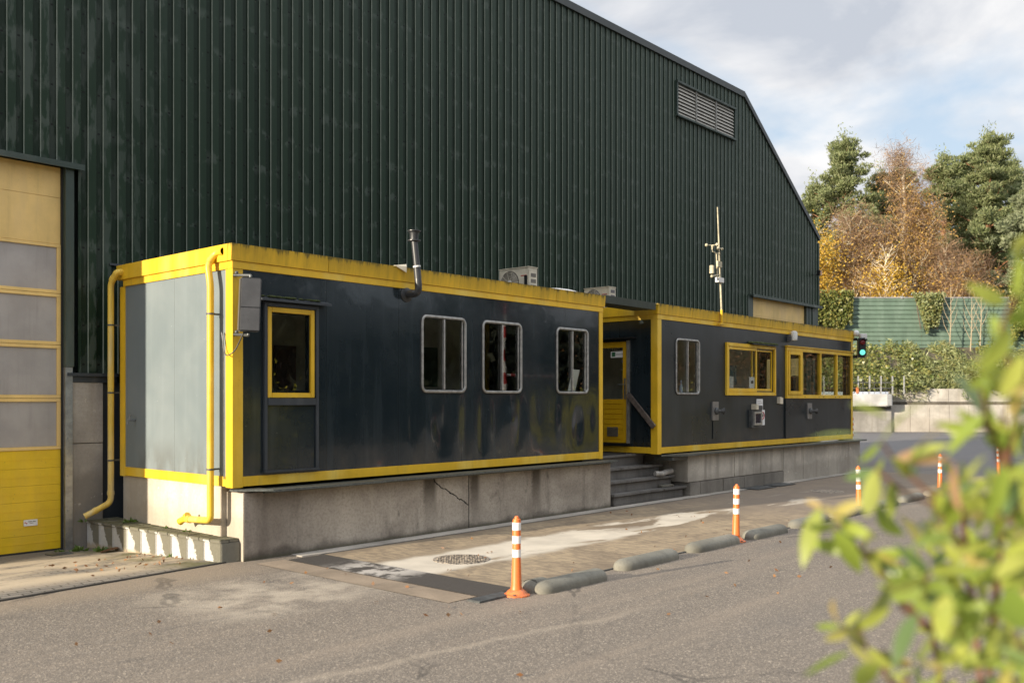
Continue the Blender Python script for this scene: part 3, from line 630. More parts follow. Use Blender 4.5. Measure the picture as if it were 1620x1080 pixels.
for k, (xa, xb_, yf, z) in enumerate([(7.45, 9.86, -.07, .215), (7.4, 9.62, .05, .425), (7.4, 9.5, .24, .635)]):
    mb = MB(); n = 3
    for q in range(n):
        a = xa + (xb_ - xa) * q / n; mb.box(a + .003, xa + (xb_ - xa) * (q + 1) / n - .003, yf - random.uniform(0, .008), yf + .34, z - .045, z)
    part('tread', mb, CONCS, stp, bevel=.006)
    mb = MB(); mb.box(xa + .05, xb_ - .06, yf + .05, yf + .3, max(-.05, z - .21), z - .046); part('riser', mb, CONCS, stp, bevel=.004)
mb = MB(); mb.box(7.3, 9.33, .5, 2.7, .80, .845); part('landing', mb, CONCS, stp, bevel=.006)
mb = MB(); mb.box(7.35, 9.3, .55, 2.7, .2, .798); part('riser', mb, CONCS, stp)
mb = MB(); mb.box(7.5, 8.7, .55, 1.6, .846, .862); part('doormat', mb, RUB, stp)
mb = MB(); mb.tube([(8.98, .08, .485), (9.1, .03, .475), (9.2, .04, .48), (9.35, .08, .49), (9.62, .12, .5)], .052, 14); solo('pipe_stub', mb, plain('old_pvc', (.33, .31, .28), .5, 0, .3, 9), 'short grey waste pipe lying bent across the concrete steps', 'pipe', (9.2, .08, .43), smooth=40)
mb = MB(); mb.box(9.1, 9.52, .0, .16, .218, .262); solo('loose_slab', mb, CONCB, 'small loose stone slab lying on the lowest step', 'slab', (9.3, .08, .216), bevel=.01)

# low block ledge beside the cabin's sunlit end
bl = thing('block_ledge', 'low mossy concrete block ledge under the drainpipes', 'ledge', (-.1, 1.5, 0))
def mk_ledge():
    b = B('ledge_blocks'); p = b.pos(); x, y, z = b.sep(p); f = b.noise(p, 30, 5, .7)
    u = b.math('FRACT', b.math('DIVIDE', b.math('SUBTRACT', 3.06, y), .335)); n = b.noise(p, 9, 5, .7)
    hgt = b.math('DIVIDE', b.math('ADD', z, .08), .36)
    edge = b.math('SUBTRACT', b.math('ADD', u, b.math('MULTIPLY', hgt, .55)), b.math('ADD', .78, b.math('MULTIPLY', b.math('SUBTRACT', n, .5), .75)))
    wet = b.mr(edge, -.03, .03); wet = b.math('MAXIMUM', wet, b.mr(z, .235, .255)); wet = b.math('MAXIMUM', wet, b.mr(y, .16, .1, 0, .9))
    c = b.mix(f, (.40, .39, .37), (.56, .55, .52)); c = b.mix(wet, c, b.mix(f, (.12, .115, .085), (.20, .185, .145)))
    g_ = b.math('MULTIPLY', b.mr(z, .25, .262), b.mr(b.noise(p, 5, 5, .7), .3, .55, .2, .8)); c = b.mix(g_, c, b.mix(f, (.06, .062, .03), (.13, .12, .06)))
    c = b.mix(b.mr(b.math('ADD', z, b.math('MULTIPLY', n, .14)), .06, .0, 0, .8), c, (.36, .28, .18))
    seam = b.mr(b.math('ABSOLUTE', b.math('SUBTRACT', u, .5)), .485, .497, 0, .85); c = b.mix(seam, c, (.06, .055, .045))
    return b.pbr(c, .85, 0, b.bump(b.math('SUBTRACT', f, seam), .5, .012), .3)
LED = mk_ledge(); A0, A1 = Vector((-.125, .03)), Vector((-.315, 3.03)); mb = MB(); N = 9
for k in range(N):
    a = A0.lerp(A1, k / N); b2 = A0.lerp(A1, (k + 1) / N); o = .002
    mb.prism([(a.x, a.y + o), (.1, a.y + o - (.03 if k == 0 else 0)), (.1, b2.y - o), (b2.x, b2.y - o)], -.16, .225)
part('front_blocks', mb, LED, bl, bevel=.008)
mb = MB(); M_ = 14
for k in range(M_):
    for q in range(2):
        a = A0.lerp(A1, (k + .02) / M_); b2 = A0.lerp(A1, (k + .98) / M_); mid = lambda t, u: t + (.1 - t) * u
        u0, u1 = (0, .48) if q == 0 else (.5, 1); dz = random.uniform(0, .006)
        mb.prism([(mid(a.x - .01, u0), a.y), (mid(a.x - .01, u1), a.y), (mid(b2.x - .01, u1), b2.y), (mid(b2.x - .01, u0), b2.y)], .226, .262 + dz)
part('capping', mb, LED, bl, bevel=.006)

# ================================================================== CABINS
ZB, ZTP = .86, 3.66
def panel(mb, u0, u1, z0, z1, holes, toP, thick, disp=None, step=None):
    us = {u0, u1}; zs = {z0, z1}
    for a, b_, c, d in holes: us |= {a, b_}; zs |= {c, d}
    if step:
        us |= set(np.arange(u0, u1, step)); zs |= set(np.arange(z0, z1, step))
    def clean(s_):
        o = []
        for v in sorted(s_):
            if not o or v - o[-1] > 1e-3: o.append(float(v))
        return o
    us = clean(us); zs = clean(zs); nu, nz = len(us), len(zs)
    inh = lambda u, z: any(a < u < b_ and c < z < d for a, b_, c, d in holes)
    solid = [[not inh((us[i] + us[i + 1]) / 2, (zs[j] + zs[j + 1]) / 2) for j in range(nz - 1)] for i in range(nu - 1)]
    dv = disp or (lambda u, z: 0)
    V = [toP(u, -dv(u, z), z) for u in us for z in zs] + [toP(u, thick, z) for u in us for z in zs]; o = nu * nz; F = []
    idx = lambda i, j: i * nz + j
    for i in range(nu - 1):
        for j in range(nz - 1):
            if not solid[i][j]: continue
            q = [idx(i, j), idx(i + 1, j), idx(i + 1, j + 1), idx(i, j + 1)]; F.append(tuple(q)); F.append(tuple(k + o for k in q[::-1]))
            for (di, dj, e) in ((-1, 0, (q[3], q[0])), (1, 0, (q[1], q[2])), (0, -1, (q[0], q[1])), (0, 1, (q[2], q[3]))):
                ii, jj = i + di, j + dj
                if not (0 <= ii < nu - 1 and 0 <= jj < nz - 1) or not solid[ii][jj]: F.append((e[1], e[0], e[0] + o, e[1] + o))
    return mb.add(V, F)
def rivets(mb, pts, nrm, r=.008):
    for p in pts:
        ax = Vector(nrm); t = Vector((0, 0, 1)) if abs(ax.z) < .5 else Vector((1, 0, 0)); mb.tube([Vector(p) - ax * .002, Vector(p) + ax * .005], [r, r * .6], 6)
def cabin(root, x0, x1, yb, front_holes, left_holes, right_holes, wfront, wleft, seams, disp=None):
    y = 0.012; T = .06; pw = .135; rb = .115; ZR = 3.375   # ZR bottom of the top rail
    mb = MB(); panel(mb, x0 + pw + .001, x1 - pw * .75, ZB + rb + .001, ZR - .001, front_holes, lambda u, d, z: (u, y + d, z), T, disp, .05 if disp else None)
    part('front_wall', mb, wfront, root, smooth=30 if disp else None)
    mb = MB(); panel(mb, .011 + pw, yb - pw - .001, ZB + rb + .001, ZR - .001, left_holes, lambda u, d, z: (x0 + .012 + d, u, z), T); part('end_wall', mb, wleft, root)
    mb = MB(); panel(mb, .011 + pw, yb - pw - .001, ZB + rb + .001, ZR - .001, right_holes, lambda u, d, z: (x1 - .012 - d, u, z), T); part('end_wall', mb, wfront, root)
    mb = MB(); panel(mb, x0 + pw + .001, x1 - pw - .001, ZB + rb + .001, ZR - .001, [], lambda u, d, z: (u, yb - .012 - d, z), T); part('back_wall', mb, wfront, root)
    mb = MB(); mb.box(x0 + .08, x1 - .08, yb - .09, yb - .075, ZB + .061, ZR - .021); mb.box(x0 + .08, x1 - .5, yb - .8, yb - .795, ZB + .061, 1.8); part('lining', mb, INT, root)
    for (a, b_, c, d) in ((x0, x0 + pw, 0, pw + .01), (x1 - pw * .75, x1, 0, pw), (x0, x0 + pw, yb - pw, yb), (x1 - pw, x1, yb - pw, yb)):
        mb = MB(); mb.box(a, b_, c, d, ZB - .01, ZR - .001)
        if c == 0:
            rivets(mb, [((a + b_) / 2 + .02, c, z) for z in np.arange(1.0, 3.3, .22)], (0, -1, 0)); rivets(mb, [(a, d - .045, z) for z in np.arange(1.05, 3.3, .22)], (-1, 0, 0))
        part('corner_post', mb, YEL, root)
    mb = MB(); mb.box(x0 + pw + .001, x1 - pw * .75 - .001, .002, .1, ZB, ZB + rb); rivets(mb, [(xx, .002, ZB + rb * (.3 if int(xx * 10) % 2 else .75)) for xx in np.arange(x0 + .3, x1 - .2, .31)], (0, -1, 0)); part('bottom_rail', mb, YEL, root, bevel=.003)
    mb = MB(); mb.box(x0 + .002, x0 + .1, pw + .011, yb - pw - .001, ZB, ZB + rb); rivets(mb, [(x0 + .002, yy, ZB + rb * .7) for yy in np.arange(.3, yb - .2, .31)], (-1, 0, 0)); part('bottom_rail', mb, YEL, root, bevel=.003)
    mb = MB(); mb.box(x1 - .1, x1 - .002, pw + .001, yb - pw - .001, ZB, ZB + rb); part('bottom_rail', mb, YEL, root)
    # top rail, fascia
    mb = MB(); mb.box(x0 - .008, x1 + .008, -.008, .1, ZR, ZR + .088); rivets(mb, [(xx, -.008, ZR + .045) for xx in np.arange(x0 + .25, x1 - .2, .6)], (0, -1, 0)); part('top_rail', mb, YEL, root, bevel=.003)
    mb = MB(); mb.box(x0 - .008, x0 + .1, .102, yb - .102, ZR, ZR + .088); rivets(mb, [(x0 - .008, yy, ZR + .045) for yy in np.arange(.3, yb - .2, .5)], (-1, 0, 0)); part('top_rail', mb, YEL, root, bevel=.003)
    mb = MB(); mb.box(x1 - .1, x1 + .008, .102, yb - .102, ZR, ZR + .088); part('top_rail', mb, YEL, root)
    sx_ = [x0 - .035] + seams + [x1 + .035]; mb = MB()
    for a, b_ in zip(sx_, sx_[1:]):
        mb.add([(a + .002, -.022, ZR + .09), (b_ - .002, -.022, ZR + .09), (b_ - .002, -.04, ZTP), (a + .002, -.04, ZTP), (a + .002, .05, ZR + .09), (b_ - .002, .05, ZR + .09), (b_ - .002, .05, ZTP), (a + .002, .05, ZTP)],
               [(0, 1, 2, 3), (3, 2, 6, 7), (0, 3, 7, 4), (1, 5, 6, 2), (4, 5, 1, 0)])
    part('fascia', mb, YELM, root, bevel=.003)
    for s_ in (x0, x1):
        mb = MB(); o = -.035 if s_ == x0 else -.05; mb.box(s_ + o, s_ + o + .085, .052, yb + .03, ZR + .09, ZTP); part('fascia', mb, YEL, root, bevel=.003)
    mb = MB(); mb.box(x0 + .06, x1 - .06, .06, yb, ZTP - .07, ZTP - .02); part('roof', mb, ROOFM, root)
    mb = MB(); mb.box(x0 + .08, x1 - .08, .08, yb - .08, ZB - .005, ZB + .06); mb.box(x0 + .08, x1 - .08, .08, yb - .08, ZR - .02, ZR + .05); part('floor', mb, INT, root)
def alu_window(root, x0, x1, z0, z1):
    mb = MB(); mb.rring(x0, x1, z0, z1, .1, .038, -.012, .06); f = part('window', mb, ALUW, root, smooth=40); xm = (x0 + x1) / 2
    mb = MB(); mb.box(x0 + .04, x1 - .04, .036, .044, z0 + .04, z1 - .04); part('pane', mb, MULL, f)
    mb = MB(); mb.box(xm - .014, xm + .014, -.006, .035, z0 + .045, z1 - .045); mb.box(x1 - .075, x1 - .055, .012, .035, z0 + .05, z1 - .05); part('mullion', mb, ALU, f, bevel=.003)
    mb = MB(); mb.rring(x0 - .012, x1 + .012, z0 - .012, z1 + .012, .11, .016, .002, .02); part('gasket', mb, RUB, f)
def dent(u, z):
    d = 0
    for cx, cz, sx, sz, a in DENTS: d += a * math.exp(-((u - cx) / sx) ** 2 - ((z - cz) / sz) ** 2)
    e = min(1, max(0, (z - 1.02) / .12)); return d * e
rd = random.Random(5); DENTS = []
for k in range(15): DENTS.append((rd.uniform(2.45, 4.7), rd.uniform(1.3, 1.62), rd.uniform(.035, .08), rd.uniform(.22, .38), rd.uniform(.006, .013) * rd.choice([-1, 1])))
for k in range(11): DENTS.append((rd.uniform(4.6, 6.95), rd.uniform(1.3, 1.65), rd.uniform(.08, .17), rd.uniform(.22, .36), rd.uniform(.01, .02) * rd.choice([-1, 1])))
W1 = [(2.95, 3.84), (4.18, 5.08), (5.93, 6.8)]; WZ = (1.965, 3.05); ins = .046
c1 = thing('cabin', 'nearer dark portable cabin with yellow trim and three rounded windows', 'cabin', (3.6, 0, ZB))
cabin(c1, 0, 7.21, 2.74, [(a + ins, b_ - ins, WZ[0] + ins, WZ[1] - ins) for a, b_ in W1] + [(.53, 1.06, 1.98, 2.9)], [], [], WALLD, WALLL, [1.34, 5.9], dent)
for a, b_ in W1: alu_window(c1, a, b_, *WZ)
# blocked up doorway with the yellow window
mb = MB(); mb.box(.405, .452, -.03, .01, 1.03, 3.02); mb.box(1.148, 1.195, -.03, .01, 1.03, 3.02); mb.box(.453, 1.147, -.03, .01, 2.975, 3.02); mb.box(.453, 1.147, -.035, .01, 1.80, 1.885); mb.box(.40, 1.2, -.04, .01, 1.0, 1.029)
dr = part('door_surround', mb, TRIMD, c1, bevel=.004)
mb = MB(); mb.box(.453, 1.147, -.006, .011, 1.03, 1.798); part('filler_panel', mb, WALLD, dr)
mb = MB(); mb.add([(.33, .01, 3.09), (1.34, .01, 3.09), (1.34, -.1, 3.055), (.33, -.1, 3.055), (.33, .01, 3.065), (1.34, .01, 3.065), (1.34, -.1, 3.03), (.33, -.1, 3.03)], [(0, 3, 2, 1), (4, 5, 6, 7), (3, 7, 6, 2), (0, 4, 7, 3), (1, 2, 6, 5)]); hd = part('hood', mb, TRIMD, dr)
mb = MB()
for k in range(60):
    xx = random.uniform(.36, 1.22); mb.sphere((xx, random.uniform(-.07, .0), 3.075 + .012), random.uniform(.008, .022), 5, 0, (1.8, 1, .7))
part('moss', mb, MOSS, hd)
mb = MB(); mb.frame(.46, 1.14, 1.89, 2.97, .06, -.016, .03); wy = part('window', mb, YEL, dr, bevel=.005, label='yellow framed single window')
mb = MB(); mb.box(.521, 1.079, .012, .018, 1.951, 2.909); part('pane', mb, MULL, wy)

W2x = (11.53, 13.79); RW = (14.33, 18.2)
c2 = thing('cabin', 'farther dark portable cabin with yellow office windows on a corner', 'cabin', (13.6, 0, ZB))
DY0, DY1, DZ0, DZ1 = .66, 1.56, 1.04, 2.98
cabin(c2, 8.94, 18.29, 2.74, [(9.58 + ins, 10.48 - ins, WZ[0] + ins, WZ[1] - ins), (11.63, 13.69, 2.06, 2.96), (14.42, 18.1, 1.98, 3.0)], [(DY0, DY1, DZ0, DZ1)], [(.22, 2.45, 1.98, 3.0)], WALLD2, WALLD, [10.14, 11.24, 12.99, 13.6, 15.0, 16.4])
alu_window(c2, 9.58, 10.48, *WZ)
# sliding yellow window
mb = MB(); mb.frame(11.53, 13.79, 1.96, 3.06, .075, -.03, .05); f = part('window', mb, YEL, c2, bevel=.006, label='yellow framed sliding window with a bigger left pane')
mb = MB(); mb.frame(11.61, 12.9, 2.04, 2.98, .055, -.012, .02, tb=.07); mb.frame(12.72, 13.71, 2.04, 2.98, .055, .022, .05, tb=.07); part('sash', mb, YEL, f, bevel=.004)
mb = MB(); mb.box(11.67, 12.84, .0, .006, 2.115, 2.92); mb.box(12.78, 13.65, .034, .04, 2.115, 2.92); part('pane', mb, MULL, f)
mb = MB(); mb.add([(12.55, .01, 3.10), (13.85, .01, 3.10), (13.85, -.11, 3.075), (12.55, -.11, 3.075), (12.55, .01, 3.08), (13.85, .01, 3.08), (13.85, -.11, 3.06), (12.55, -.11, 3.06)], [(0, 3, 2, 1), (4, 5, 6, 7), (3, 7, 6, 2), (0, 4, 7, 3), (1, 2, 6, 5)]); hd = part('hood', mb, TRIMD, c2)
mb = MB()
for k in range(110):
    xx = 12.55 + 1.2 * random.random(); mb.sphere((xx, random.uniform(-.09, .0), 3.098), random.uniform(.015, .05), 5, 0, (1.6, 1, .7))
part('moss', mb, MOSS, hd)
# corner window group
mb = MB(); zb, zt = 1.90, 3.09
mb.box(14.33, 18.2, -.03, .05, zt - .09, zt); mb.box(14.33, 18.2, -.03, .05, zb, zb + .085)
for a, b_ in ((14.33, 14.405), (15.11, 15.19), (16.18, 16.25), (17.17, 17.24), (18.125, 18.2)): mb.box(a, b_, -.03, .05, zb + .086, zt - .091)
mb.box(14.3, 18.24, -.06, .01, zt + .001, zt + .025); f = part('window_group', mb, YEL, c2, bevel=.005, label='row of yellow framed windows with a casement at the left')
mb = MB(); mb.frame(14.41, 15.105, zb + .09, zt - .095, .08, -.045, .0); part('sash', mb, YEL, f, bevel=.005)
for a, b_ in ((14.49, 15.025), (15.19, 16.18), (16.25, 17.17), (17.24, 18.125)):
    mb = MB(); mb.box(a, b_, .012, .018, zb + .08, zt - .085); part('pane', mb, GLASSC, f)
for xx in (15.3, 16.1, 16.35, 17.1, 17.35, 18.05): mb = MB(); rivets(mb, [(xx, -.03, zb + .035)], (0, -1, 0), .02); part('vent_hole', mb, BLACK, f)
mb = MB(); mb.box(18.27, 18.295, .2, 2.47, 1.93, 1.99); mb.box(18.27, 18.295, .2, 2.47, 2.99, 3.06)
for yy in (.2, .95, 1.7, 2.41): mb.box(18.27, 18.295, yy, yy + .06, 1.991, 2.989)
f = part('window_group', mb, YEL, c2); mb = MB(); mb.box(18.255, 18.261, .21, 2.46, 1.97, 3.01); part('pane', mb, GLASSC, f)
mb = MB(); mb.box(14.325, 14.332, -.012, .011, 1.0, 1.898); mb.box(14.3, 15.1, -.006, .011, .99, 1.898); mb.box(14.29, 14.299, -.016, .011, .99, 1.898); part('filler_panel', mb, WALLD2, c2)
mb = MB(); mb.box(11.0, 11.32, -.004, .011, 1.08, 1.5); part('repair_panel', mb, WALLD2, c2)
# office door
mb = MB(); X = 8.94
mb.box(X - .03, X + .05, DY0 - .03, DY0 + .02, DZ0 - .02, DZ1 + .02); dj = part('door_frame', mb, ALU, c2)
mb = MB(); mb.box(X - .012, X + .03, DY0 + .022, DY0 + .115, DZ0, DZ1); mb.box(X - .012, X + .03, DY1 - .1, DY1, DZ0, DZ1); mb.box(X - .012, X + .03, DY0 + .116, DY1 - .101, DZ1 - .11, DZ1); mb.box(X - .012, X + .03, DY0 + .116, DY1 - .101, DZ0, DZ0 + .06)
nb = 8; zz = np.linspace(DZ0 + .062, 1.88, nb + 1)
for a, b_ in zip(zz, zz[1:]): mb.box(X - .004, X + .026, DY0 + .116, DY1 - .101, a + .004, b_ - .004)
mb.box(X + .012, X + .022, DY0 + .116, DY1 - .101, DZ0 + .06, 1.88)
d = part('door', mb, YELD, c2, bevel=.003, label='yellow boarded office door with a glazed upper half')
mb = MB(); mb.box(X + .006, X + .012, DY0 + .116, DY1 - .101, 1.882, DZ1 - .111); part('pane', mb, MULL, d)
mb = MB(); mb.box(X - .02, X - .012, DY0 + .045, DY0 + .085, 1.88, 2.28); mb.tube([(X - .02, DY0 + .065, 2.16), (X - .06, DY0 + .065, 2.16), (X - .06, DY0 + .19, 2.16)], .009, 8); part('handle', mb, STEEL, d)
mb = MB(); mb.frame(0, 0, 0, 0, 0, 0, 0)
mb = MB(); mb.box(X - .016, X - .005, .89, 1.14, 1.16, 1.34)
for k in range(6): mb.box(X - .021, X - .016, .895, 1.135, 1.17 + k * .028, 1.185 + k * .028)
part('vent_grille', mb, plain('grille', (.16, .14, .11), .5), d)
mb = MB(); mb.box(X - .003, X + .002, .74, 1.06, 2.68, 2.80, 0); mb.box(X - .0045, X - .003, .955, 1.035, 2.70, 2.785, 1); mb.box(X - .0045, X - .003, .77, .935, 2.735, 2.745, 2); part('sign', mb, [PAPER, plain('sign_green', (.03, .14, .06), .5), INK], d, label='small white sign with a dark green symbol')
for q, mt in (((.75, .81, 2.88, 2.92), PAPER), ((.75, .81, 2.58, 2.62), plain('sticker_blue', (.03, .06, .2), .5)), ((.75, .84, 2.44, 2.47), INK)): mb = MB(); mb.box(X - .001, X + .002, *q); part('sticker', mb, mt, d)
tc = bpy.data.curves.new('lettering', 'FONT'); tc.body = 'OFFICE'; tc.size = .12; tc.extrude = .001; to = bpy.data.objects.new('lettering', tc); C.objects.link(to)
dg = bpy.context.evaluated_depsgraph_get(); me = bpy.data.meshes.new_from_object(to.evaluated_get(dg)); bpy.data.objects.remove(to)
me.materials.append(INK); Mx = Matrix(((0, 0, -1, X - .001), (-1, 0, 0, 1.17), (0, 1, 0, 2.82), (0, 0, 0, 1))); me.transform(Matrix.Translation(-ORG[c2]) @ Mx); lo = add_child_mesh('lettering', me, d); lo['label'] = 'dark letters reading OFFICE'
mb = MB(); mb.box(X - .13, X + .011, .47, 1.7, 3.03, 3.055); part('door_hood', mb, BLACK, c2)
mb = MB(); mb.box(X - .06, X + .01, DY0 - .05, DY1 + .05, .99, 1.035); part('door_sill', mb, BLACK, c2)
hr = thing('handrail', 'sloping brown timber handrail fixed to the dark wall beside the office door', 'handrail', (8.88, .36, 1.7))
a = Vector((8.88, .63, 1.98)); b2 = Vector((8.88, .04, 1.36)); ax = (b2 - a).normalized(); mid = (a + b2) / 2
mb = MB(); mb.obox(mid, ax, Vector((1, 0, 0)), ax.cross(Vector((1, 0, 0))), (b2 - a).length / 2, .026, .047); mb.obox(mid + Vector((-.03, 0, 0)), ax, Vector((1, 0, 0)), ax.cross(Vector((1, 0, 0))), (b2 - a).length / 2 - .1, .004, .035); part('rail', mb, plain('old_timber', (.12, .095, .08), .7, 0, .4, 12, .4), hr, bevel=.004)
for t in (.2, .8): mb = MB(); mb.tube([a.lerp(b2, t) + Vector((.02, 0, 0)), a.lerp(b2, t) + Vector((.07, 0, 0))], .012, 8); part('bracket', mb, STEEL, hr)
mb = MB(); mb.add([(7.252, -.0, 3.545), (8.85, -.02, 3.535), (8.85, -.02, 3.66), (7.252, 0, 3.68), (7.252, .5, 3.56), (8.88, .5, 3.55), (8.88, .5, 3.66), (7.252, .5, 3.69)], [(0, 1, 2, 3), (3, 2, 6, 7), (0, 4, 5, 1), (4, 7, 6, 5), (0, 3, 7, 4), (1, 5, 6, 2)])
solo('canopy', mb, DGREEN, 'dark green sheet canopy bridging the gap between the two cabin roofs', 'canopy', (8, .5, 3.6))
mb = MB(); mb.box(7.22, 8.93, 2.6, 2.68, .85, 3.54); solo('gap_screen', mb, WALLD, 'dark board closing the back of the gap between the cabins', 'screen', (8, 2.64, .85))

# ---- furniture seen through the windows
def inside(name, mb, mat, label, cat, loc, bevel=.004): return solo(name, mb, mat, label, cat, loc, bevel=bevel)
dk = thing('desk', 'desk behind the yellow sliding window', 'desk', (12.6, .6, .92)); mb = MB(); mb.box(11.2, 14.2, .12, .9, 1.9, 1.94); part('desk_top', mb, INT, dk)
for xx in (11.25, 14.1): mb = MB(); mb.box(xx, xx + .05, .15, .85, .92, 1.899); part('leg', mb, STEELD, dk)
mon = thing('monitor', 'teal backed computer monitor behind the sliding window', 'monitor', (12.5, .5, 1.94)); mb = MB(); mb.box(12.15, 12.85, .45, .5, 2.2, 2.62); part('screen', mb, SCREEN, mon, bevel=.01)
mb = MB(); mb.box(12.45, 12.55, .46, .52, 1.955, 2.199); mb.box(12.3, 12.7, .4, .6, 1.941, 1.954); part('stand', mb, BLACK, mon)
mb = MB(); mb.box(12.6, 12.86, .02, .026, 2.12, 2.36, 0); mb.box(12.68, 12.78, .0165, .0195, 2.22, 2.28, 1); solo('notice', mb, [PAPER, INK], 'white notice with a small dark image stuck inside the sliding window', 'notice', (12.73, .02, 2.24))
mb = MB(); mb.box(11.7, 11.98, .06, .1, 2.06, 2.36); inside('card_box', mb, plain('pale_card', (.5, .5, .47), .7), 'pale box standing in the left corner of the sliding window', 'box', (11.84, .08, 2.06))
mb = MB(); mb.lathe([(.035, 0), (.035, .13), (.015, .17), (.015, .2), (.022, .2), (.022, .25)], (10.0, .14, 2.0), 14); solo('spray_bottle', mb, plain('blue_bottle', (.35, .42, .55), .3), 'pale blue bottle standing behind the rounded window of the farther cabin', 'bottle', (10, .14, 2.0), smooth=40)
mb = MB(); mb.box(9.0, 10.8, .1, .4, 1.96, 1.99); inside('window_shelf', mb, INT, 'shelf inside the rounded window of the farther cabin', 'shelf', (9.9, .25, 1.96))
mb = MB(); mb.obox((6.57, .14, 2.19), Vector((1, 0, 0)), Vector((0, .96, .25)), Vector((0, -.25, .96)), .1, .004, .19); solo('paper_sheet', mb, PAPER, 'white paper sheet leaning in the last rounded window of the nearer cabin', 'paper', (6.57, .14, 2.0))
mb = MB(); mb.box(1.9, 6.9, .1, .38, 1.93, 1.97); inside('window_shelf', mb, INT, 'shelf along the inside of the nearer cabin under its rounded windows', 'shelf', (4.4, .24, 1.93))
for (xa, xb_, za, zb_, col, lb) in ((2.9, 3.3, 2.3, 2.85, (.08, .08, .085), 'dark poster on the back wall seen in the first rounded window'), (3.75, 4.2, 2.1, 2.8, (.06, .12, .08), 'greenish notice board on the back wall inside the nearer cabin'), (.75, 1.15, 2.0, 2.7, (.2, .08, .07), 'red edged wall planner on the back wall behind the yellow window')):
    mb = MB(); mb.box(xa + 1.6, xb_ + 1.6, 2.63, 2.66, za, zb_, 0); mb.box(xa + 1.63, xb_ + 1.57, 2.622, 2.63, za + .03, zb_ - .03, 1); solo('poster', mb, [plain('poster_frame', col, .5), plain('poster_face', tuple(c * .8 + .05 for c in col), .5)], lb, 'poster', ((xa + xb_) / 2 + 1.6, 2.64, za))
oc = thing('office_chair', 'dark office chair back behind the corner windows', 'chair', (17.4, 1.0, .92)); mb = MB(); mb.box(17.2, 17.7, 1.15, 1.22, 1.9, 2.5); part('backrest', mb, BLACK, oc, bevel=.03)
mb = MB(); mb.box(17.2, 17.7, .7, 1.15, 1.45, 1.53); part('seat', mb, BLACK, oc, bevel=.03); mb = MB(); mb.tube([(17.45, .95, .93), (17.45, .95, 1.45)], .03); part('column', mb, BLACK, oc)
mb = MB(); mb.box(14.6, 17.0, .12, .7, 1.88, 1.92); inside('counter', mb, INT, 'counter behind the corner windows', 'counter', (15.8, .4, 1.88))

# ================================================================== THINGS ON THE CABINS
def bend(pts, r, n=8):
    """polyline with rounded corners"""
    P_ = [Vector(p) for p in pts]; out = [P_[0]]
    for a, b_, c in zip(P_, P_[1:], P_[2:]):
        r1 = min(r, (a - b_).length * .49, (c - b_).length * .49); p0 = b_ + (a - b_).normalized() * r1; p1 = b_ + (c - b_).normalized() * r1
        for k in range(n + 1):
            t = k / n; out.append(p0 * (1 - t) ** 2 + b_ * 2 * t * (1 - t) + p1 * t * t)
    return out + [P_[-1]]
def downpipe(label, top, path, clips, tap=False):
    t = thing('drainpipe', label, 'drainpipe', path[-1]); mb = MB(); mb.tube(bend(path, .07), .040, 16); part('pipe', mb, YELP, t, smooth=40)
    mb = MB()
    for a, b_ in ((path[1], path[2]), (path[-2], path[-3])):
        a = Vector(a); b_ = Vector(b_); dd = (b_ - a).normalized(); q = a + dd * .1; mb.tube([q, q + dd * .05], .046, 16)
    a = Vector(path[0]); dd = (Vector(path[1]) - a).normalized(); mb.tube([a, a + dd * .05], .047, 16); a = Vector(path[-1]); dd = (Vector(path[-2]) - a).normalized(); mb.tube([a + dd * .0, a + dd * .012], .044, 16); mb.tube([a + dd * .13, a + dd * .17], .046, 16)
    part('collar', mb, YELP, t, smooth=40)
    for z in clips:
        px_, py_ = path[-3][0], path[-3][1]
        mb = MB(); mb.tube([(px_, py_, z), (px_, py_, z + .02)], .047, 16); mb.box(px_ + .05, -.0, py_ - .012, py_ + .012, z, z + .02); part('clip', mb, STEELD, t)
    return t
downpipe('sunlit yellow drainpipe near the front corner of the nearer cabin', 0, [(-.03, .14, 3.58), (-.03, .30, 3.58), (-.115, .34, 3.44), (-.115, .28, 3.2), (-.115, .28, .47), (-.125, .86, .44), (-.135, .93, .40)], (2.85, 1.05))
YELP, YKEEP = paint('pipe_peeled', (.74, .50, .06), .4, fade=(.60, .55, .40), dirt=(.12, .10, .07), amt=.6, streak_amt=.7), YELP
downpipe('peeling yellow drainpipe at the back corner of the nearer cabin', 0, [(-.02, 2.62, 3.56), (-.1, 2.62, 3.56), (-.12, 2.75, 3.42), (-.12, 2.75, 3.2), (-.12, 2.75, .5), (-.42, 2.86, .33)], (2.85, 1.95, 1.05))
YELP = YKEEP
mb = MB(); mb.tube([(0, 2.32, 1.6), (-.1, 2.32, 1.6), (-.1, 2.32, 1.55)], .014, 8); mb.tube([(-.07, 2.32, 1.61), (-.07, 2.32, 1.66)], .012, 8); mb.obox((-.07, 2.32, 1.67), Vector((1, 0, 0)), Vector((0, 1, 0)), UP, .008, .035, .006); solo('tap', mb, STEEL, 'small outdoor tap on the end wall beside the peeling drainpipe', 'tap', (0, 2.32, 1.55))
lc = thing('cable', 'thin grey cable looping around the yellow corner below the loudspeaker', 'cable', (-.02, .15, .9)); mb = MB(); mb.tube(bend([(.02, -.19, 2.62), (-.03, -.1, 2.42), (-.06, .02, 2.36), (-.04, .12, 2.42), (-.025, .17, 2.62), (-.02, .2, 2.66), (-.015, .165, 2.5), (-.013, .16, .95)], .06), .007, 6); part('wire', mb, STEELD, lc, smooth=60)
sp = thing('loudspeaker', 'grey column loudspeaker on brackets at the front corner of the cabin', 'loudspeaker', (.05, -.25, 2.93)); c_ = Vector((.055, -.26, 2.94)); u = Vector((.93, -.36, 0)).normalized(); nv = Vector((-.36, -.93, 0)); tl = Vector((.045, 0, 1)).normalized()
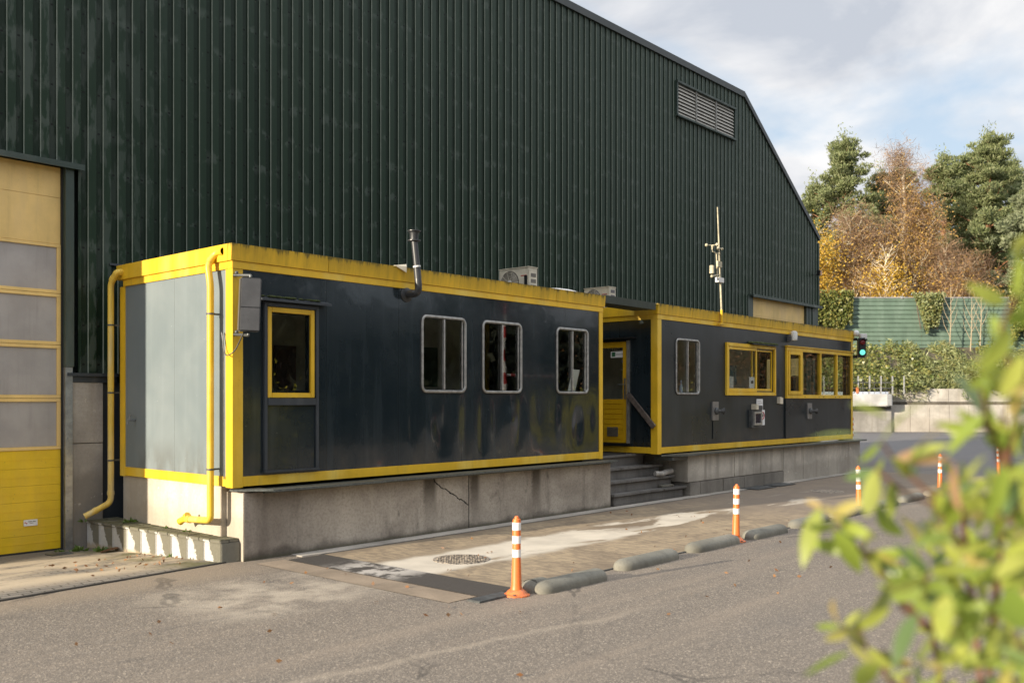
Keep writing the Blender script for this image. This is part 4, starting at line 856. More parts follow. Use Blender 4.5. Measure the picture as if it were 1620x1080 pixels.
mb = MB(); mb.obox(c_, u, nv, tl, .118, .05, .305); part('housing', mb, GREYB, sp, bevel=.014)
mb = MB(); mb.obox(c_ + nv * .051, u, nv, tl, .105, .004, .146 * 2); part('front_panel', mb, plain('speaker_front', (.11, .11, .112), .4), sp, bevel=.003)
mb = MB(); mb.obox(c_ + nv * .053 + tl * -.03, u, nv, tl, .112, .004, .004); part('joint_band', mb, BLACK, sp)
for dz in (.335, -.345):
    mb = MB(); mb.tube(bend([c_ + tl * (dz - .02 * (1 if dz > 0 else -1)), c_ + tl * dz + Vector((.0, .0, 0)), Vector((.03, -.02, 2.94 + dz + .02)), Vector((.02, .012, 2.94 + dz + .02))], .04), .017, 8); mb.sphere((.04, -.02, 2.94 + dz + .05), .022, 6); part('bracket', mb, STEELD, sp, smooth=40)
# flue
fl = thing('flue', 'dark grey flue pipe rising past the yellow fascia', 'flue', (2.72, -.1, 3.3)); DKP = plain('flue_grey', (.038, .040, .043), .36, 0, .15, 8)
mb = MB(); mb.lathe([(.105, 0), (.105, .012), (.09, .02), (.05, .03)], (2.68, .012, 3.3), 24, 'y'); part('wall_flange', mb, DKP, fl, smooth=35)
mb = MB(); pth = bend([(2.68, .0, 3.3), (2.70, -.22, 3.3), (2.70, -.2, 3.5)], .15, 14); mb.tube(pth, [.047 + (.004 if k % 2 else 0) for k in range(len(pth))], 18); part('elbow', mb, DKP, fl, smooth=35)
mb = MB(); mb.tube([(2.70, -.2, 3.5), (2.69, -.19, 3.66)], .049, 20); mb.tube([(2.69, -.19, 3.661), (2.665, -.165, 4.02)], .045, 20); part('pipe', mb, DKP, fl, smooth=35)
mb = MB(); mb.tube([(2.691, -.191, 3.652), (2.689, -.189, 3.672)], .052, 20); part('band', mb, WHITE, fl)
mb = MB(); mb.lathe([(.045, .0), (.088, .005), (.088, .018), (.056, .026), (.06, .1), (.065, .12), (.09, .135), (.09, .145), (.05, .152)], (2.664, -.164, 4.0), 24); part('cap', mb, DKP, fl, smooth=35)
mb = MB(); mb.prism([(2.44, -.045), (2.60, -.085), (2.62, -.06), (2.46, .02)], [3.662, 3.58, 3.66, 3.665], [3.668, 3.66, 3.70, 3.675]); solo('torn_flashing', mb, CREAM, 'bent cream metal flap where the flue breaks the fascia', 'flashing', (2.5, 0, 3.66))
# air conditioners: fan face towards -x
def aircon(root, X, y0, y1, z1, col, dark):
    z0 = ZTP - .02; dpt = .24
    mb = MB(); mb.box(X, X + dpt, y0, y1, z0 + .06, z1 - .02); mb.box(X + .01, X + .22, y0 - .006, y0, z0 + .1, z1 - .06); part('casing', mb, col, root, bevel=.012)
    mb = MB(); mb.box(X - .012, X + dpt + .01, y0 - .012, y1 + .012, z1 - .019, z1); part('lid', mb, col, root, bevel=.006)
    cy, cz, r = y0 + (y1 - y0) * .62, z0 + .05 + (z1 - z0) * .42, (z1 - z0) * .39
    mb = MB(); mb.lathe([(r, 0), (r, .012), (r * .97, .012), (r * .96, -.0), (.01, -.01)], (X - .001, cy, cz), 30, 'x'); g_ = part('fan_opening', mb, dark, root, smooth=35)
    mb = MB()
    for k in range(1, 8): rr = r * k / 8; mb.tube([(X - .016, cy + rr * math.cos(t), cz + rr * math.sin(t)) for t in np.linspace(0, 2 * math.pi, 25)], .0035, 4, cap=False)
    for k in range(10): t = 2 * math.pi * k / 10; mb.tube([(X - .016, cy, cz), (X - .016, cy + r * math.cos(t), cz + r * math.sin(t))], .004, 4)
    part('grille', mb, col, g_); mb = MB(); mb.lathe([(r * .22, 0), (r * .2, .012)], (X - .015, cy, cz), 16, 'x'); part('hub', mb, WHITE, g_)
    for yy in (y0 + .05, y1 - .1): mb = MB(); mb.box(X - .02, X + dpt + .02, yy, yy + .05, z0 - .015, z0 + .059); part('foot', mb, STEELD, root)
    mb = MB(); mb.box(X - .004, X + .0, y0 + .04, y0 + .17, z1 - .16, z1 - .145, 0); part('badge', mb, RED, root)
    mb = MB()
    for k in range(3): mb.box(X + .06, X + .19, y0 - .013, y0 - .006, z0 + .16 + k * .1, z0 + .22 + k * .1)
    part('side_vent', mb, dark, root)
GR_D = plain('fan_shadow', (.17, .155, .13), .6)
ac = thing('air_conditioner', 'cream air conditioner on the nearer cabin roof facing left', 'air conditioner', (6.5, 1.3, ZTP - .02)); aircon(ac, 6.38, .98, 1.66, 4.175, CREAM, GR_D)
mb = MB(); mb.box(6.355, 6.375, 1.0, 1.06, 3.86, 4.02); part('junction_box', mb, BLACK, ac, bevel=.004)
mb = MB(); mb.tube([(6.37, 1.09, 3.68), (6.37, 1.09, 3.85)], .008, 6); part('cable', mb, BLACK, ac)
ac2 = thing('air_conditioner', 'grey air conditioner half hidden behind the green canopy', 'air conditioner', (9.4, 1.7, ZTP - .02)); aircon(ac2, 9.3, 1.37, 1.98, 4.125, CREAM, plain('ac_grey', (.16, .15, .15), .5))
mb = MB(); mb.tube(bend([(6.6, 1.0, 3.75), (6.8, .75, 3.78), (7.0, .5, 3.74), (7.12, .3, 3.64)], .12), .045, 12); solo('flexible_duct', mb, plain('foil_duct', (.5, .5, .5), .4, .6, .3, 30, .5), 'silver insulated hose lying on the roof beside the air conditioner', 'hose', (6.9, .6, 3.64), smooth=40)
# weather mast
wm_ = thing('weather_mast', 'leaning weather station mast on the farther cabin roof edge', 'weather station', (11.23, -.06, 3.45)); bs = Vector((11.235, -.075, 3.42)); tp = Vector((11.05, -.075, 5.77)); OLD = plain('weathered_cream', (.48, .43, .30), .6, 0, .3, 9)
mb = MB(); mb.tube([bs + (tp - bs) * .12, bs.lerp(tp, .56), tp], [.019, .017, .011], 10); part('pole', mb, OLD, wm_)
mb = MB(); mb.tube([bs, bs.lerp(tp, .12)], .026, 10); mb.box(11.13, 11.36, -.1, -.04, 3.40, 3.43); part('socket', mb, YEL, wm_)
def mp_(t, dx=0, dy=0, dz=0): return bs.lerp(tp, t) + Vector((dx, dy, dz))
mb = MB(); mb.tube([mp_(.36, -.12), mp_(.60, -.12)], .013, 8); mb.tube([mp_(.6, -.28, 0, .02), mp_(.6, -.12), mp_(.6, .03)], .011, 8); mb.tube([mp_(.62, -.28), mp_(.66, -.28)], .014, 8); part('side_arm', mb, OLD, wm_)
mb = MB()
for k in range(3):
    t = 2 * math.pi * k / 3 + .4; c_ = mp_(.66, -.28) + Vector((math.cos(t) * .12, math.sin(t) * .12, 0)); mb.tube([mp_(.66, -.28), c_], .006, 6); mb.sphere(c_, .032, 8)
part('anemometer', mb, OLD, wm_); mb = MB(); mb.sphere(mp_(.645, -.05), .04, 8); mb.tube([mp_(.645, -.05), mp_(.645, .12, 0, .02)], .012, 6); mb.sphere(mp_(.65, .14), .025, 6); part('wind_vane', mb, OLD, wm_)
mb = MB(); mb.lathe([(.045, 0), (.05, .03), (.045, .05), (.05, .08), (.045, .1), (.05, .13), (.045, .16)], mp_(.405, -.34, 0, .03), 14); mb.tube([mp_(.395, -.34), mp_(.42, -.05)], .014, 8); mb.sphere(mp_(.39, -.34, 0, .01), .03, 6); part('rain_gauge', mb, OLD, wm_, smooth=40)
mb = MB(); p_ = mp_(.505, -.09); mb.box(p_.x - .09, p_.x + .09, p_.y - .06, p_.y - .02, p_.z - .06, p_.z + .06); part('sensor_box', mb, OLD, wm_, bevel=.006)
mb = MB(); p_ = mp_(.36, -.06); mb.box(p_.x - .1, p_.x + .13, p_.y - .05, p_.y + .03, p_.z - .02, p_.z + .08); part('control_box', mb, WHITE, wm_, bevel=.006)
# front wall fittings of the far cabin
def intercom(X, z, label):
    t = thing('intercom', label, 'intercom', (X, 0, z)); mb = MB(); mb.box(X - .125, X + .125, -.02, .012, z - .19, z + .19); part('plate', mb, plain('brushed_steel', (.28, .27, .26), .4, .6), t, bevel=.005)
    mb = MB(); mb.lathe([(.075, 0), (.075, .03), (.055, .05)], (X + .02, -.02, z), 18, 'y'); part('speaker_rose', mb, STEELD, t, smooth=35)
    mb = MB(); mb.tube(bend([(X + .02, -.03, z), (X + .03, -.075, z), (X + .06, -.11, z)], .03), .022, 8); mb.tube([(X + .055, -.105, z), (X + .10, -.15, z - .004)], [.03, .07], 14); part('microphone', mb, GREYB, t, smooth=40)
intercom(11.08, 1.64, 'steel intercom plate with a horn on the wall below the rounded window')
intercom(15.6, 1.6, 'steel intercom plate with a horn on the wall below the corner windows')
cb_ = thing('card_reader', 'grey card reader cabinet below the yellow sliding window', 'card reader', (12.75, 0, 1.6))
mb = MB(); mb.box(12.56, 13.04, -.06, .012, 1.27, 1.65); part('backplate', mb, STEELD, cb_, bevel=.006); mb = MB(); mb.frame(12.62, 12.98, 1.32, 1.61, .045, -.1, -.06); part('frame', mb, ALU, cb_, bevel=.004)
mb = MB(); mb.box(12.665, 12.935, -.08, -.07, 1.365, 1.565); part('display', mb, plain('display_dark', (.03, .03, .045), .12), cb_)
ln = thing('wall_lamp', 'small square lamp on the wall above the card reader', 'lamp', (12.75, -.06, 1.66)); mb = MB(); mb.box(12.66, 12.77, -.12, .012, 1.655, 1.775); part('housing', mb, CREAM, ln, bevel=.01); mb = MB(); mb.obox((12.84, -.10, 1.70), Vector((.8, -.6, 0)), Vector((.6, .8, 0)), UP, .06, .03, .042); part('lens', mb, GREYB, ln, bevel=.008)
mb = MB(); mb.box(12.9, 13.18, -.008, .010, 1.655, 1.885, 0)
for k in range(5): mb.box(12.93, 13.14 - .04 * (k % 3), -.011, -.008, 1.69 + k * .036, 1.698 + k * .036, 1)
solo('paper_notice', mb, [PAPER, plain('pale_print', (.3, .25, .25), .7)], 'torn white paper notice pasted above the card reader', 'notice', (13.0, 0, 1.66))
mb = MB(); mb.box(13.05, 13.27, -.008, .010, 1.31, 1.645, 0)
ring = MB(); ring.tube([(13.16 + .075 * math.cos(t), -.010, 1.52 + .075 * math.sin(t)) for t in np.linspace(0, 2 * math.pi, 25)], .012, 6, cap=False); mb.add(ring.v, ring.f, 1); mb.box(13.13, 13.19, -.012, -.008, 1.49, 1.55, 2)
solo('prohibition_sign', mb, [PAPER, RED, INK], 'white sign with a red prohibition ring beside the card reader', 'sign', (13.15, 0, 1.5))
sk = thing('socket_box', 'small cream switch box on the wall between the yellow windows', 'switch', (14.0, 0, 1.85)); mb = MB(); mb.box(13.9, 14.0, -.07, .012, 1.78, 1.93); mb.box(14.003, 14.1, -.05, .012, 1.77, 1.92); part('box', mb, CREAM, sk, bevel=.006); mb = MB(); mb.tube([(14.02, -.015, 1.93), (14.02, -.015, 2.35)], .01, 6); part('conduit', mb, STEELD, sk)
bk = thing('bulkhead_lamp', 'glass wall lamp high beside the corner windows', 'lamp', (14.55, -.05, 3.3)); mb = MB(); mb.lathe([(.04, -.1), (.075, -.09), (.08, .08), (.05, .12), (.01, .125)], (14.55, -.1, 3.33), 16); part('globe', mb, plain('lamp_glass', (.6, .6, .56), .15), bk, smooth=40); mb = MB(); mb.box(14.42, 14.5, -.08, .012, 3.2, 3.33); part('base', mb, GREYB, bk, bevel=.006)
# traffic light and camera on the far end
tl_ = thing('traffic_light', 'small black traffic light showing green on the far cabin corner', 'traffic light', (18.42, -.1, 2.95)); xa, xb_ = 18.36, 18.56
mb = MB(); mb.box(xa, xb_, -.28, -.12, 2.97, 3.48); part('housing', mb, BLACK, tl_, bevel=.03)
for z in (3.42, 2.96): mb = MB(); mb.box(18.27, 18.40, -.08, .02, z, z + .07); part('bracket', mb, BLACK, tl_)
xm = (xa + xb_) / 2
for z, nm, mt in ((3.36, 'red_lamp', plain('red_lens', (.16, .008, .01), .2)), (3.10, 'green_lamp', None)):
    if mt is None: b = B('green_lens'); mt = b.pbr((.02, .4, .3), .2, emit=(.22, 1.0, .78), es=.6)
    mb = MB(); mb.lathe([(.072, 0), (.068, .018), (.045, .03), (.005, .034)], (xm, -.28, z), 20, 'y'); part(nm, mb, mt, tl_, smooth=50)
    mb = MB(); V = []; n = 14
    for k in range(n + 1):
        t = R_(-15 + 210 * k / n)
        for r_, yy in ((.082, -.28), (.082, -.36 + .06 * abs(k - n / 2) / n * 2)): V.append((xm + r_ * math.cos(t), yy, z + r_ * math.sin(t)))
    mb.add(V, [(2 * k, 2 * k + 2, 2 * k + 3, 2 * k + 1) for k in range(n)]); part('visor', mb, BLACK, tl_)
tl_.rotation_euler.z = R_(-50)
cm = thing('security_camera', 'white security camera at the far corner of the roof fascia', 'camera', (18.4, -.08, 3.55)); mb = MB(); mb.sphere((18.33, -.07, 3.60), .085, 10); part('mount', mb, WHITE, cm, smooth=60); mb = MB(); mb.obox((18.56, -.16, 3.53), Vector((.7, -.7, 0)), Vector((.7, .7, 0)), UP, .09, .07, .07); part('housing', mb, WHITE, cm, bevel=.015); mb = MB(); mb.obox((18.58, -.18, 3.44), Vector((.7, -.7, 0)), Vector((.7, .7, 0)), UP, .07, .055, .018); part('lens', mb, BLACK, cm)
mb = MB()
for k in range(8): mb.box(18.33, 18.39, .02, .05, .84 + k * .07, .84 + k * .07 + .069, k % 2)
solo('marker_post', mb, [WHITE, RED], 'red and white striped strip at the far cabin corner', 'marker', (18.36, .035, .84))

# ================================================================== STREET FURNITURE
def bollard0():
    t = thing('bollard', '', 'bollard', (0, 0, 0), 'orange flexible bollards along the lane edge')
    mb = MB(); mb.lathe([(.10, .0), (.105, .02), (.085, .045), (.058, .06), (.05, .10), (.042, .34), (.04, .36), (.04, .70), (.036, .728), (.022, .732), (.02, .75), (.006, .757)], (0, 0, 0), 28); part('post', mb, ORANGE, t, smooth=45)
    for z in (.365, .495, .622): mb = MB(); mb.lathe([(.0395, z), (.0418, z + .001), (.0418, z + .073), (.0395, z + .074)], (0, 0, 0), 28); part('reflective_band', mb, REFW, t, smooth=35)
    mb = MB(); mb.lathe([(.13, 0), (.13, .012), (.105, .022)], (0, 0, 0), 28)
    part('base', mb, ORANGE, t, smooth=35); mb = MB()
    for k in range(3): a = 2 * math.pi * k / 3 - .5; mb.lathe([(.016, .0), (.016, .008)], (.112 * math.cos(a), .112 * math.sin(a), .018), 8)
    part('bolt', mb, STEELD, t); return t
bp = bollard0()
for i, (x, y, lb) in enumerate([(.80, -3.63, 'nearest orange and white bollard, at the near end of the cracked kerb block'), (5.27, -3.56, 'second orange and white bollard, in the gap between kerb blocks opposite the steps'), (9.76, -3.46, 'third orange and white bollard, half covered by foreground leaves, before the far cabin'), (14.35, -3.36, 'fourth orange and white bollard, out on the yard behind the leaves'), (18.93, -3.33, 'farthest orange and white bollard, nearest to the yard wall')]):
    o = bp if i == 0 else copy_tree(bp); o.location = (x, y, .0); o['label'] = lb; o.rotation_euler = (R_((0, .8, -.6, 1.2, .5)[i]), R_((.4, -.8, .9, -.5, 1)[i]), i * .7)
def kerb_mesh(L, crack=None):
    mb = MB(); n = 12; r = .118; ys_ = [(-r * math.cos(math.pi * k / n), .035 + .082 * math.sin(math.pi * k / n)) for k in range(n + 1)]
    ys_ = [(-r, 0)] + ys_ + [(r, 0)]; st = [(0, .12), (.012, .42), (.035, .68), (.075, .88), (.13, 1)]; sts = st + ([(crack - .012, 1), (crack, .955), (crack + .012, 1)] if crack else [(L * .35, 1), (L * .7, 1)]) + [(L - .03, 1), (L, .95)]
    V = []
    for x_, s_ in sts:
        for yy, zz in ys_: V.append((x_, yy * (s_ if s_ < .95 else 1), zz * (.3 + .7 * s_)))
    m = len(ys_); F = [(i * m + j + 1, i * m + j, (i + 1) * m + j, (i + 1) * m + j + 1) for i in range(len(sts) - 1) for j in range(m - 1)]
    F += [tuple(range(m)), tuple(range(len(sts) * m - 1, (len(sts) - 1) * m - 1, -1))]
    return mb.add(V, F)
kb = 'low concrete kerb blocks along the lane edge'
km = None
for i, (x, y, L, rz, lb) in enumerate([(.97, -3.72, 1.0, -1, 'cracked round-topped kerb block beside the nearest bollard'), (2.5, -3.61, 1.08, 0, 'whole kerb block just beyond the cracked one'), (4.06, -3.57, 1.08, 0, 'kerb block ending at the second bollard'), (5.52, -3.58, .98, -1, 'kerb block starting at the second bollard'), (6.96, -3.56, 1.08, 0, 'kerb block peeking out left of the foreground leaves'),
        (8.45, -3.56, 1.08, 0, 'kerb block before the third bollard, seen between leaves'), (9.95, -3.55, 1.08, 0, 'kerb block just behind the third bollard'), (11.45, -3.55, 1.0, 0, 'farthest but one kerb block, mostly behind leaves'), (12.95, -3.55, 1.08, 0, 'farthest kerb block, before the fourth bollard')]):
    mb = kerb_mesh(L, .66 if i == 0 else None); o = mesh_obj('kerb_block', mb, CONCB, (0, 0, 0), smooth=50); o.location = (x, y, 0); o.rotation_euler.z = R_(rz); tag(o, lb, 'kerb', kb)
mb = kerb_mesh(.3); o = mesh_obj('kerb_block', mb, CONCB, (0, 0, 0), smooth=50); o.location = (.92, -3.62, 0); tag(o, 'short darker kerb stub tucked behind the cracked kerb block', 'kerb', kb)
mb = MB(); mb.lathe([(.005, .006), (.33, .006), (.335, .0)], (1.87, -1.84, .004), 40)
for k in range(14):
    for j in range(14):
        xx, yy = -.3 + .6 * (k + .5) / 14, -.3 + .6 * (j + .5) / 14
        if xx * xx + yy * yy < .085: mb.box(1.87 + xx - .013, 1.87 + xx + .013, -1.84 + yy - .008, -1.84 + yy + .008, .009, .014)
b = B('manhole_iron'); p = b.pos(); f = b.noise(p, 26, 5, .75); MAN = b.pbr(b.mix(b.mr(f, .4, .6), (.05, .042, .035), (.40, .33, .25)), .8, 0, b.bump(f, .5, .01))
solo('manhole_cover', mb, MAN, 'round sand filled manhole cover in the worn white patch', 'manhole', (1.87, -1.84, .004))
mb = MB(); mb.lathe([(.005, .006), (.33, .006), (.335, .0)], (12.6, -1.7, .004), 32); solo('manhole_cover', mb, MAN, 'dusty round manhole cover in the lane in front of the far cabin', 'manhole', (12.6, -1.7, .004))
for (xa, xb_, lb) in ((11.9, 12.75, 'dark steel plate on the ground at the foot of the far plinth'), (12.9, 13.7, 'second dark steel plate along the foot of the far plinth')):
    mb = MB(); mb.box(xa, xb_, -.55, -.14, .013, .022); solo('cover_plate', mb, STEELD, lb, 'cover plate', ((xa + xb_) / 2, -.35, .013), bevel=.003)
mb = MB(); mb.box(-.98, -.72, 2.5, 2.72, -.10, -.075); mb.box(-.9, -.8, 2.56, 2.6, -.075, -.072); solo('floor_plate', mb, STEELD, 'small steel plate lying on the paving at the gate corner', 'plate', (-.85, 2.6, -.1), bevel=.003)
# litter and weeds
def weed(x, y, z, s, n, lb):
    d = rng.normal(size=(n, 3)); d[:, 2] = abs(d[:, 2]) * .7 + .2; d = unit(d); c_ = np.array([x, y, z]) + d * s * rng.uniform(.4, 1, (n, 1)) * np.array([1.2, 1.2, .6])
    me = quads_mesh('weed', leaf_verts(c_, d, s * .8, s * .38).reshape(-1, 3), n, GRASSY, (x, y, z)); o = bpy.data.objects.new('weed', me); C.objects.link(o); o.location = (x, y, z); tag(o, lb, 'weed', 'small weeds at the foot of the walls')
for (x, y, z, s, n, lb) in [(-.52, 2.72, -.10, .1, 40, 'weed clump between gate post and block ledge'), (-.40, 2.45, -.09, .09, 34, 'weed beside the brown leaf at the ledge foot'), (-.2, 1.05, -.03, .055, 18, 'tiny weed at the middle of the ledge foot'), (-.05, 2.35, .26, .09, 34, 'weed on top of the ledge near the peeling drainpipe'), (-.03, 1.45, .26, .045, 16, 'small weed on the ledge against the pale plinth'), (-.02, 1.0, .26, .05, 18, 'small weed on the ledge below the sunlit drainpipe end'), (-.72, 2.9, -.11, .06, 22, 'weed at the foot of the steel gate post'), (-.4, 2.95, .25, .06, 20, 'weed under the mouth of the peeling drainpipe')]: weed(x, y, z, s, n, lb)
n = 150; cx_ = np.stack([rng.uniform(-3, 8, n), rng.uniform(-5.5, -.5, n), np.full(n, .016)], 1); k = 60; cx_[:k] = np.stack([rng.uniform(-1.6, -.1, k), rng.uniform(.3, 1.6, k), np.full(k, .012)], 1); cx_[:k, 2] = .02 - np.clip(cx_[:k, 1] - .25, 0, 9) * .042
dd = rng.normal(size=(n, 3)); dd[:, 2] *= .25
me = quads_mesh('leaf_litter', leaf_verts(cx_, dd, .05, .03).reshape(-1, 3), n, DEADL); o = bpy.data.objects.new('leaf_litter', me); C.objects.link(o); o['kind'] = 'stuff'; o['label'] = 'scattered dead leaves and crumbs on the ground'
mb = MB(); mb.add([(-.5, 2.2, -.06), (-.3, 2.16, -.03), (-.24, 2.28, -.02), (-.34, 2.36, -.05), (-.48, 2.3, -.065)], [(0, 1, 2, 3, 4)]); solo('fallen_leaf', mb, DEADL, 'large brown leaf lying at the foot of the block ledge', 'leaf', (-.37, 2.25, -.06))

# ================================================================== FAR YARD: wall, parapet, fence, planting
rw = thing('retaining_wall', 'long pale concrete panel wall across the far yard', 'wall', fr(30, D0, 0))
def fbox(mb, l0, l1, d0, d1, z0, z1, mi=0):
    c_ = [fr(l0, d0, z0), fr(l1, d0, z0), fr(l1, d1, z0), fr(l0, d1, z0), fr(l0, d0, z1), fr(l1, d0, z1), fr(l1, d1, z1), fr(l0, d1, z1)]
    return mb.add(c_, [(3, 2, 1, 0), (4, 5, 6, 7), (0, 1, 5, 4), (1, 2, 6, 5), (2, 3, 7, 6), (3, 0, 4, 7)], mi)
mb = MB(); l = 22.1
while l < 46:
    j = random.uniform(0, .02); fbox(mb, l + .012, l + 1.128, D0 + j, D0 + .3, -.05, 1.58); l += 1.14
part('lower_panels', mb, CONCT, rw)
mb = MB(); l = 22.1
while l < 46:
    j = random.uniform(0, .03); fbox(mb, l + .012, l + 1.128, D0 + .1 + j, D0 + .4, 1.76, 2.52); l += 1.14
part('upper_panels', mb, CONCT, rw)
mb = MB(); fbox(mb, 22.1, 46, D0 + .16, D0 + .4, 1.581, 1.759); part('joint_course', mb, concrete('dark_joint', (.16, .14, .115), (.06, .05, .04)), rw)
mb = MB(); fbox(mb, 10, 22.05, D0 - .2, D0 + .3, -.05, 1.33); part('end_wall', mb, concrete('shaded_yard_wall', (.33, .315, .29), (.2, .18, .15)), rw)  # the end wall's own shade is painted in as a greyer tone
mb = MB(); fbox(mb, 10, 22.0, D0 - .12, D0 + .3, 1.331, 1.49); part('joint_course', mb, concrete('dark_joint_low', (.12, .105, .09), (.05, .04, .035)), rw)
pp = thing('parapet', 'white concrete parapet block with a metal railing at the left of the yard wall', 'parapet', fr(20, 53.8, 1.5))
mb = MB(); pr_ = [(10, 53.6), (21.5, 53.6), (21.85, 53.75), (22.0, 54.1), (22.0, 54.7), (10, 54.7)]
mb.prism([(fr(a, d, 0).x, fr(a, d, 0).y) for a, d in pr_], 1.5, 2.2); part('block', mb, concrete('white_concrete', (.58, .57, .55), (.4, .38, .34), streak=.3), pp, bevel=.05)
GALV = plain('railing_steel', (.42, .42, .42), .4, .3)
for k in range(8):
    mb = MB(); fbox(mb, 19.3 + (k - 2) * .66, 19.36 + (k - 2) * .66, 54.0, 54.06, 2.2, 3.25); part('post', mb, GALV, pp)
mb = MB(); [fbox(mb, 17, 22.1, 54.02, 54.05, z, z + .04) for z in (2.52, 2.85)]; [fbox(mb, 17.3 + k * .33, 17.32 + k * .33, 54.07, 54.09, 2.2, 3.2) for k in range(15)]; part('rail', mb, plain('dark_rail', (.10, .10, .10), .5), pp)
mb = MB(); fbox(mb, 19.82, 19.98, 53.9, 53.95, 2.25, 2.6); solo('warning_lamp', mb, plain('orange_red', (.5, .16, .06), .5), 'small orange warning sign on the parapet railing', 'sign', fr(19.8, 53.9, 2.3), bevel=.02)
FD = 60.2
fn = thing('metal_fence', 'tall green corrugated sheet fence above the planted bank', 'fence', fr(27, FD, 4.9)); FG = paint('fence_green', (.125, .185, .14), .5, dirt=(.065, .105, .078), amt=.12, streak_amt=.45, fade=(.165, .23, .18))
for a, b_ in ((17, 26.35), (26.36, 38)):
    mb = MB(); V = []; pr_ = []; z = 4.3
    while z < 8.35: pr_ += [(0, z), (0, z + .2), (.07, z + .215), (.07, z + .26)]; z += .28
    pr_ = [(d, z) for d, z in pr_ if z < 8.4] + [(0, 8.4)]
    for d, z in pr_: V += [fr(a, FD + d, z), fr(b_, FD + d, z)]
    mb.add(V, [(2 * i, 2 * i + 1, 2 * i + 3, 2 * i + 2) for i in range(len(pr_) - 1)]); part('sheet', mb, FG, fn)
mb = MB(); fbox(mb, 17, 38, FD - .06, FD + .12, 8.41, 8.47); [fbox(mb, l, l + .1, FD - .08, FD + .14, 8.36, 8.52) for l in (20.3, 22.6, 25, 27.4, 30.2, 33)]; part('top_rail', mb, GALV, fn)
mb = MB(); [fbox(mb, l, l + .12, FD + .15, FD + .27, 4.3, 8.4) for l in (18, 20.3, 22.6, 25, 27.4, 30.2, 33, 36)]; part('post', mb, STEELD, fn)

def foliage(fn_pts, n, length, width, mat, name, org, down=0.):
    c_, nr = fn_pts(n); d = unit(nr * .6 + rng.normal(size=(n, 3)) * .6 + np.array([0, 0, -down])); return quads_mesh(name, leaf_verts(c_, d, length, width).reshape(-1, 3), n, mat, org)
def camset(l, d, z): return np.stack([CAM.x + FW.x * d + RT.x * l, CAM.y + FW.y * d + RT.y * l, z], 1)
def ivy(label, l0, l1, z0, z1, dep, n, drip=True, mat=IVY, sz=.2):
    t = thing('ivy', label, 'ivy', fr((l0 + l1) / 2, dep, z0), 'ivy hanging over the green fence'); o = np.array(t.location)
    l = rng.uniform(l0, l1, n); u_ = rng.uniform(0, 1, n) ** .8; nz = np.interp(l, np.linspace(l0, l1, 12), rng.uniform(0, .55 if drip else .4, 12)); z = z1 - (z1 - z0) * u_ * (1 - nz); c = (l0 + l1) / 2
    l = c + (l - c) * (1 - .62 * u_ * (1 if drip else .12)); bul = .5 * np.sqrt(np.clip(1 - ((l - c) / ((l1 - l0) / 2)) ** 2, .05, 1)); d = dep - rng.uniform(0, 1, n) * bul
    me = quads_mesh('leaves', leaf_verts(camset(l, d, z), rng.normal(size=(n, 3)) + np.array([-FW.x, -FW.y, -.8]), sz, sz * .7).reshape(-1, 3), n, mat, o); add_child_mesh('leaves', me, t)
    mb = MB()
    for k in range(5):
        ll = l0 + (l1 - l0) * (k + .5) / 5; mb.tube([fr(ll, dep - .05, z1), fr(c + (ll - c) * .8, dep - .1, (z0 + z1) / 2), fr(c + (ll - c) * .6, dep - .1, z0 + .4)], .03, 5)
    part('stems', mb, BARKD, t)
ivy('dense ivy covering the left end of the green fence beside the warehouse', 17.8, 21.9, 6.0, 8.9, 60.0, 4200, False)
ivy('ivy clump hanging down the middle of the green fence', 25.6, 27.8, 6.0, 8.75, 60.0, 1900, True, JUN)
ivy('large bushy ivy mass over the right part of the green fence', 31.8, 36, 5.2, 9.3, 60.0, 4800, False)
# bank planting (nobody could count it)
n = 48000; l = rng.uniform(12, 42, n); u_ = rng.uniform(0, 1, n); zt = np.interp(l, np.linspace(12, 42, 42), 5.0 + rng.uniform(-.35, .75, 42)); zt = np.where(l > 29, zt - .25, zt)
lump = np.interp(l * 1.3 + u_ * 5, np.linspace(0, 70, 140), rng.uniform(-.5, .5, 140)); z = 2.55 + (zt - 2.55) * u_; d = 54.9 + 4.6 * u_ ** 1.2 - lump * .9 - rng.uniform(0, .5, n)
z += rng.normal(size=n) * .12; hang = (rng.uniform(size=n) < .03) & (np.sin(l * 1.7) + np.sin(l * .6) > .5); z = np.where(hang, rng.uniform(1.9, 2.6, n), z); d = np.where(hang, 54.5 - rng.uniform(0, .15, n), d)
dv = rng.normal(size=(n, 3)) * .55 + np.array([-FW.x * .5, -FW.y * .5, -.25]) + np.array([RT.x, RT.y, 0]) * rng.choice([-1, 1], (n, 1)) * .5
half = n // 2
me = quads_mesh('bank_planting', leaf_verts(camset(l, d, z), dv, .36, .065).reshape(-1, 3), n, JUN); o = bpy.data.objects.new('bank_planting', me); C.objects.link(o); o['kind'] = 'stuff'; o['label'] = 'juniper spreading over the bank behind the pale yard wall'
n = 11000; l = rng.uniform(12, 42, n); u_ = rng.uniform(.0, 1, n); pm = np.sin(l * .9) + np.sin(l * 2.3 + u_ * 3); keep = (l < 23) | (pm > .55); l, u_ = l[keep], u_[keep]; n = len(l); z = 2.6 + 2.7 * u_ + rng.normal(size=n) * .15; d = 54.6 + 4.5 * u_ ** 1.2 - rng.uniform(0, .9, n)
me = quads_mesh('bank_ivy', leaf_verts(camset(l, d, z), rng.normal(size=(n, 3)), .2, .15).reshape(-1, 3), n, IVY); o = bpy.data.objects.new('bank_ivy', me); C.objects.link(o); o['kind'] = 'stuff'; o['label'] = 'ivy and bramble leaves growing through the juniper on the bank'
